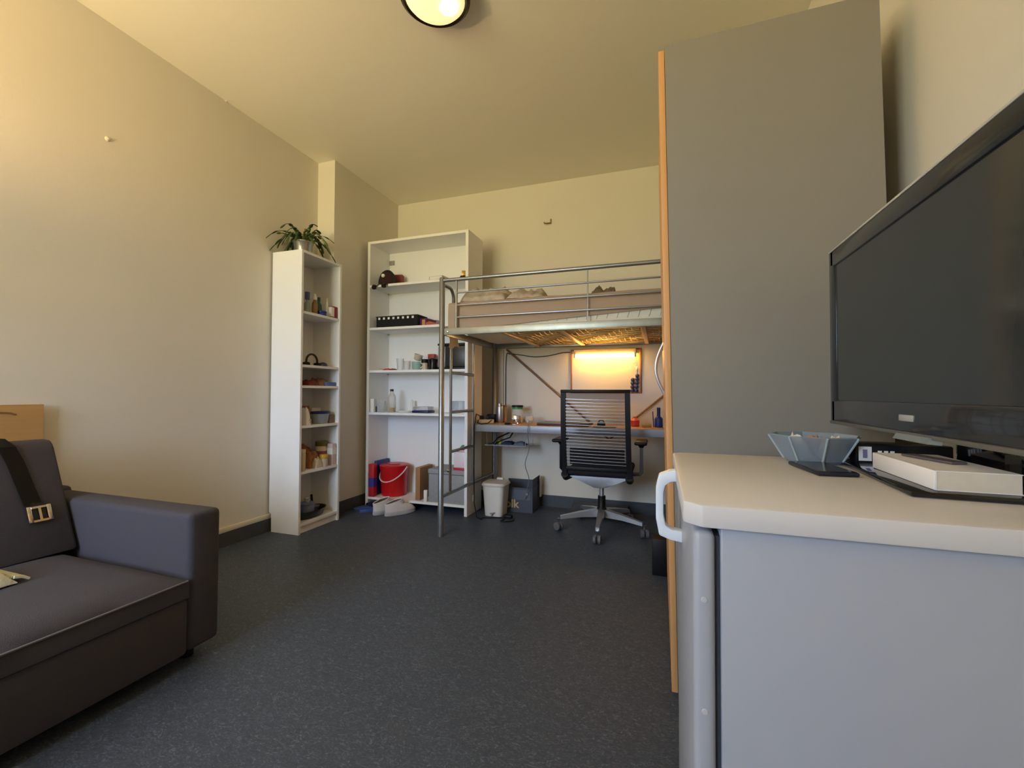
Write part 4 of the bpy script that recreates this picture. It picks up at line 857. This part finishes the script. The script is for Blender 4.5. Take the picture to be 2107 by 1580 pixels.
for x in (f0+.06, f1-.05):
    for y in (g0+.05, g1-.05): MB().lathe([(.02, 0), (.02, .012), (.012, .03)], (x, y, 0), 12).build('foot', black_p, fr)
# loop handle
hy = 1.0; hw = mat('handle_white', (226, 232, 238), .35)
q = MB(); hp = [(.047, .84), (.02, .838), (-.003, .828), (-.0095, .80), (-.0095, .735), (-.003, .70), (.02, .692), (.047, .688)]
hi = [(.047, .816), (.022, .814), (.010, .806), (.006, .79), (.006, .742), (.010, .722), (.022, .714), (.047, .712)]
A = [q._v([(x, hy-.014, z), (x, hy+.014, z)]) for x, z in hp]; I = [q._v([(x, hy-.014, z), (x, hy+.014, z)]) for x, z in hi]
for k in range(len(hp)-1):
    q.bm.faces.new((A[k][0], A[k+1][0], I[k+1][0], I[k][0])); q.bm.faces.new((A[k][1], I[k][1], I[k+1][1], A[k+1][1]))
    q.bm.faces.new((A[k][0], A[k][1], A[k+1][1], A[k+1][0])); q.bm.faces.new((I[k][0], I[k+1][0], I[k+1][1], I[k][1]))
q.bm.faces.new((A[0][0], I[0][0], I[0][1], A[0][1])); q.bm.faces.new((A[-1][0], A[-1][1], I[-1][1], I[-1][0]))
bmesh.ops.bevel(q.bm, geom=list(q.bm.edges), offset=.003, segments=2, profile=.5, affect='EDGES')
q.build('handle', hw, dr)

# ------------------------------------------------------------------ television
FT = .8505
tx_, ty0, ty1, tz0, tz1 = .43, .62, 1.378, .930, 1.378
tv = thing('television', 'black flat screen television standing on the fridge', 'television', (tx_+.06, .95, FT))
tvb = mat('tv_bezel', (40, 44, 48), .18, coat=.3); tvg = mat('tv_back', (30, 30, 33), .5)
q = MB(); q.box(tx_+.012, tx_+.055, ty0+.01, ty1-.01, tz0+.01, tz1-.01, bev=.012); q.build('back_case', tvg, tv)
bz = .042
pf = MB(); pf.box(tx_, tx_+.014, ty0, ty0+bz, tz0, tz1, bev=.004); pf.box(tx_, tx_+.014, ty1-bz*.72, ty1, tz0, tz1, bev=.004); pf.box(tx_, tx_+.014, ty0+.01, ty1-.01, tz1-bz, tz1, bev=.004); pf.box(tx_, tx_+.014, ty0+.01, ty1-.01, tz0, tz0+.056, bev=.004)
pf.build('bezel', tvb, tv)
B(tx_+.005, tx_+.012, ty0+bz-.004, ty1-bz*.72+.004, tz0+.052, tz1-bz+.004).build('screen', mat('tv_screen', (46, 52, 54), .12, spec=.6), tv)
B(tx_-.001, tx_+.016, ty0, ty1, tz1-.002, tz1+.003, bev=.001).build('top_trim', glassy('trim_clear', (205, 200, 190), .6), tv)
q = MB(); q.box(tx_-.004, tx_+.018, ty0+.004, ty1-.006, tz0-.006, tz0+.002, bev=.002); q.build('bottom_trim', mat('tv_silver', (120, 118, 110), .35, .5), tv)
yl = (at(1865, 870, X=tx_).y)
q = MB(); q.box(tx_-.002, tx_+.001, yl-.024, yl+.024, tz0+.021, tz0+.033, bev=.0012); q.build('badge', mat('badge_silver', (210, 212, 210), .3, .6), tv)
yt = at(1885, 900, X=tx_).y
q = MB(); q.prism([(tx_-.012, tz0-.012), (tx_+.01, tz0-.014), (tx_+.012, tz0-.002), (tx_-.006, tz0-.002)], 'Y', yt-.055, yt+.055); q.build('sensor_bar', mat('sensor_silver', (150, 160, 160), .3, .5), tv)
B(.505, .545, .89, 1.01, FT+.009, tz0+.08, bev=.008).build('stand_neck', black_g, tv)
M = rotz((.475, .945, FT), -.06)
q = MB(M); q.box(-.118, .118, -.155, .155, 0, .009, bev=.003); q.build('stand_base', black_g, tv)
# things on the fridge
bt = FT+.0095
c = Vector((.432, .915, bt)); M = rotz(c, -.03); t = thing('book', 'white paperback lying on the black television stand', 'book', c)
MB(M).box(-.044, .049, -.1055, .1075, .0012, .0278).build('pages', mat('pages', (214, 204, 186), .8, var=.1, scale=60), t)
q = MB(M); q.box(-.046, .05, -.106, .108, 0, .0012); q.box(-.046, .05, -.106, .108, .0278, .029); q.box(-.048, -.044, -.106, .108, 0, .029, bev=.001); q.build('cover', mat('cover_white', (236, 232, 230), .45), t)
tag(MB(rotz(c+Vector((.005, .02, .0298)), .25)).box(-.012, .012, -.05, .05, 0, .004, bev=.0015).build('pen', mat('grey_pen', (90, 82, 86), .4)), 'dark grey pen lying on the white paperback', 'pen')
c = Vector((.325, 1.147, FT)); t = thing('glass_ashtray', 'faceted clear glass bowl with paper scraps inside', 'bowl', c)
gl = glassy('cut_glass', (140, 156, 170), .5, .1)
q = MB(); q.lathe([(.052, 0), (.058, .006), (.088, .058), (.084, .060), (.05, .014), (0, .014)], c, 8, capt=False); q.build('bowl', gl, t, sharp=10)
for k in range(8):
    a = k*PI/4; d = Vector((math.cos(a), math.sin(a), 0)); MB().tube([c+d*.0585+Vector((0, 0, .006)), c+d*.0885+Vector((0, 0, .058))], .0022, 6).build('facet_edge', glassy('cut_glass_edge', (190, 205, 210), .6, .1), t)
for k, (dx, dy, cl_) in enumerate(((-.03, .01, (230, 226, 215)), (.01, .02, (170, 120, 76)), (.03, -.02, (205, 190, 160)))):
    tag(MB().crumple(c+Vector((dx, dy, .0145)), .024, .018, .042, .5, 60+k, 8, 8).build('paper_scrap', mat('scrap%d' % k, cl_, .7)), ('white crumpled paper scrap in the glass bowl', 'brown crumpled wrapper in the glass bowl', 'beige crumpled wrapper in the glass bowl')[k], 'scrap')
c = Vector((.300, 1.015, FT)); M = rotz(c, .12); t = thing('phone', 'black smartphone lying flat on the fridge top', 'phone', c)
q = MB(M); q.box(-.034, .034, -.068, .068, 0, .008, bev=.003); q.build('body', mat('phone_black', (26, 32, 40), .25), t); q = MB(M); q.box(-.031, .031, -.062, .062, .008, .0084); q.build('screen', mat('phone_screen', (14, 18, 24), .08), t)
c = Vector((.475, 1.155, FT)); t = thing('media_box', 'black box with a white label behind the television stand', 'device', c); M = rotz(c, .05)
q = MB(M); q.box(-.085, .085, -.035, .035, 0, .045, bev=.004); q.build('body', mat('box_black', (20, 20, 22), .3), t)
MB(M).box(-.079, -.056, -.0362, -.0350, .010, .040).build('white_label', paper, t)
for k_ in range(3): MB(M).box(-.045+k_*.011, -.038+k_*.011, -.0362, -.0350, .016+.006*(k_ % 2), .032).build('print_mark', paper, t)
MB(M).box(-.072, -.064, -.0367, -.0361, .016, .034).build('label_print', mat('label_grey', (130, 120, 150), .6), t)
def text(body, size, loc, rot, mt_, parent, name='lettering'):
    cu = bpy.data.curves.new(name, 'FONT'); cu.body = body; cu.size = size; cu.extrude = .0003
    ob = bpy.data.objects.new('tmp', cu); COL.objects.link(ob)
    dg = bpy.context.evaluated_depsgraph_get(); me = bpy.data.meshes.new_from_object(ob.evaluated_get(dg)); bpy.data.objects.remove(ob)
    me.materials.clear(); me.materials.append(mt_)
    o = bpy.data.objects.new(name, me); COL.objects.link(o); o.parent = parent; o.location = Vector(loc)-parent.location; o.rotation_euler = rot; return o
jar('small_jar', 'little brass topped bottle beside the black labelled box', 'bottle', Vector((.585, 1.13, FT)), .016, .05, mat('brown_glass', (70, 50, 30), .2), mat('brass', (190, 170, 110), .3, .6), .02)
tag(MB().tube(smooth([(.60, 1.06, FT+.006), (.608, 1.0, FT+.012), (.61, .93, FT+.006), (.612, .84, FT+.01), (.615, .76, FT+.006)]), .005, 8).build('cable', black_p), 'black television cable behind the stand on the fridge', 'cable')

# ------------------------------------------------------------------ sofa
sf = mat('sofa_fabric', (68, 66, 74), .92, var=.05, scale=60, bump=.35, bscale=350)
sx0, sx1, sy1 = -2.655, -1.63, 1.272
sy0 = -.42
so = thing('sofa', 'dark grey upholstered sofa with square arms against the left wall', 'sofa', ((sx0+sx1)/2, (sy0+sy1)/2, 0))
def arm(y0, y1):
    q = MB(); q.box(sx0+.03, sx1, y0, y1, .05, .553, bev=.022, seg=3); return q.build('armrest', sf, so)
arm(sy1-.125, sy1); arm(sy0, sy0+.125)
ya, yb = sy0+.126, sy1-.126
q = MB(); q.box(sx0+.03, sx1+.006, ya, yb, .05, .255, bev=.015, seg=2); q.build('base', sf, so)
q = MB()
nx, ny = 20, 30; V = {}
for i in range(nx+1):
    for j in range(ny+1):
        a, b_ = i/nx, j/ny; k = max(0, 1-(2*a-1)**8)*max(0, 1-(2*b_-1)**10)
        V[i, j] = q._v([(sx0+.25+(sx1+.012-sx0-.25)*a, ya+.004+(yb-ya-.008)*b_, .318+.044*k**.5+.004*noise.noise(Vector((a*3, b_*5, 0))))])[0]
for i in range(nx):
    for j in range(ny): q.bm.faces.new((V[i, j], V[i+1, j], V[i+1, j+1], V[i, j+1]))
bo = bmesh.ops.extrude_face_region(q.bm, geom=list(q.bm.faces))
for v in [g for g in bo['geom'] if isinstance(g, bmesh.types.BMVert)]: v.co.z = .257
st = q.build('seat_cushion', sf, so, sharp=50)
MB().tube([(sx1+.013, ya+.01, .318), (sx1+.013, yb-.01, .318)], .0035, 6).build('piping', mat('piping_grey', (110, 106, 112), .8), st)
# back cushions: leaning slabs
def backc(y0, y1):
    q = MB(); prof = [(-2.25, .36), (-2.43, .775), (-2.455, .797), (-2.50, .80), (-2.54, .785), (-2.56, .74), (-2.50, .36)]
    q.prism(prof, 'Y', y0, y1, bev=.014); return q.build('back_cushion', sf, so, sharp=60)
backc((ya+yb)/2+.003, yb-.006); backc(ya+.006, (ya+yb)/2-.003)
q = MB(); q.box(sx0, sx0+.10, sy0+.02, sy1-.004, .05, .572, bev=.02, seg=3); q.build('back_frame', sf, so)
for x in (sx0+.12, sx1-.08):
    for y in (sy0+.07, sy1-.07): MB().tube([(x, y, 0), (x, y, .052)], .022, 10).build('foot', black_p, so)
# belt
def bfx(z): return -2.25-.18*(z-.36)/(.415)
bl_m = mat('belt_leather', (22, 20, 16), .5)
dn = Vector((.415, 0, .18)).normalized(); 
pts = []
q = MB(); rows = []
path = [(-2.60, .966, .70), (-2.575, .968, .79), (-2.53, .972, .812), (-2.47, .98, .812), (bfx(.775)+.006, .992, .782)]+[(bfx(z)+.007, 1.0+.035*(.78-z)/.25, z) for z in (.72, .66, .60, .555)]
for i, (x, y, z) in enumerate(path):
    rows.append(q._v([(x, y-.026, z), (x, y+.026, z)]))
for A, C in zip(rows, rows[1:]): q.bm.faces.new((A[0], A[1], C[1], C[0]))
bmesh.ops.solidify(q.bm, geom=list(q.bm.faces), thickness=.004)
bt_ = thing('belt', 'black leather belt with steel buckle draped over the sofa back', 'belt', (-2.35, 1.01, .5))
q.build('strap', bl_m, bt_)
zc = .522; M = Matrix.Translation((bfx(zc)+.012, 1.043, zc)) @ Matrix(((0, -dn.z, dn.x, 0), (1, 0, 0, 0), (0, dn.x, dn.z, 0), (0, 0, 0, 1)))
q = MB(M); q.box(-.036, -.022, -.032, .032, -.003, .003, bev=.002); q.box(.022, .036, -.032, .032, -.003, .003, bev=.002); q.box(-.022, .022, -.032, -.024, -.003, .003); q.box(-.022, .022, .022, .03, -.003, .003); q.build('buckle', chrome, bt_)
q = MB(M); q.box(-.004, .004, -.028, .03, .001, .005); q.build('prong', chrome, bt_)
MB(M).box(-.02, .02, -.02, .045, -.006, -.003).build('strap_end', bl_m, bt_)
# fringed cushion corner
c = at(5, 1190, Z=.365); t = thing('throw', 'white fringed throw lying on the sofa seat', 'blanket', (c.x, c.y-.12, .366))
MB().crumple((c.x, c.y-.125, .366), .10, .12, .07, .3, 71).build('cloth', mat('throw_white', (214, 218, 206), .9, bump=.6, bscale=120), t, sharp=70)
for k in range(14):
    x = c.x-.09+k*.0138; MB().tube([(x, c.y-.01, .385), (x+.004*math.sin(k), c.y+.01, .38), (x+.008*math.sin(k*2), c.y+.026, .3685)], [.006, .0055, .004], 6).build('fringe', mat('fringe', (198, 196, 170), .9), t)
# headboard panel
hb = thing('headboard', 'light wooden headboard with an arched grip behind the sofa', 'headboard', (-2.66, .5, 0))
q = MB(); hx0, hx1 = XL+.016, XL+.028
hwood = wood('oak_panel', (200, 162, 112), 'Y', 4, .12)
B(hx0, hx1, -.2, 1.205, 0, .943, bev=.002).build('panel', hwood, hb)
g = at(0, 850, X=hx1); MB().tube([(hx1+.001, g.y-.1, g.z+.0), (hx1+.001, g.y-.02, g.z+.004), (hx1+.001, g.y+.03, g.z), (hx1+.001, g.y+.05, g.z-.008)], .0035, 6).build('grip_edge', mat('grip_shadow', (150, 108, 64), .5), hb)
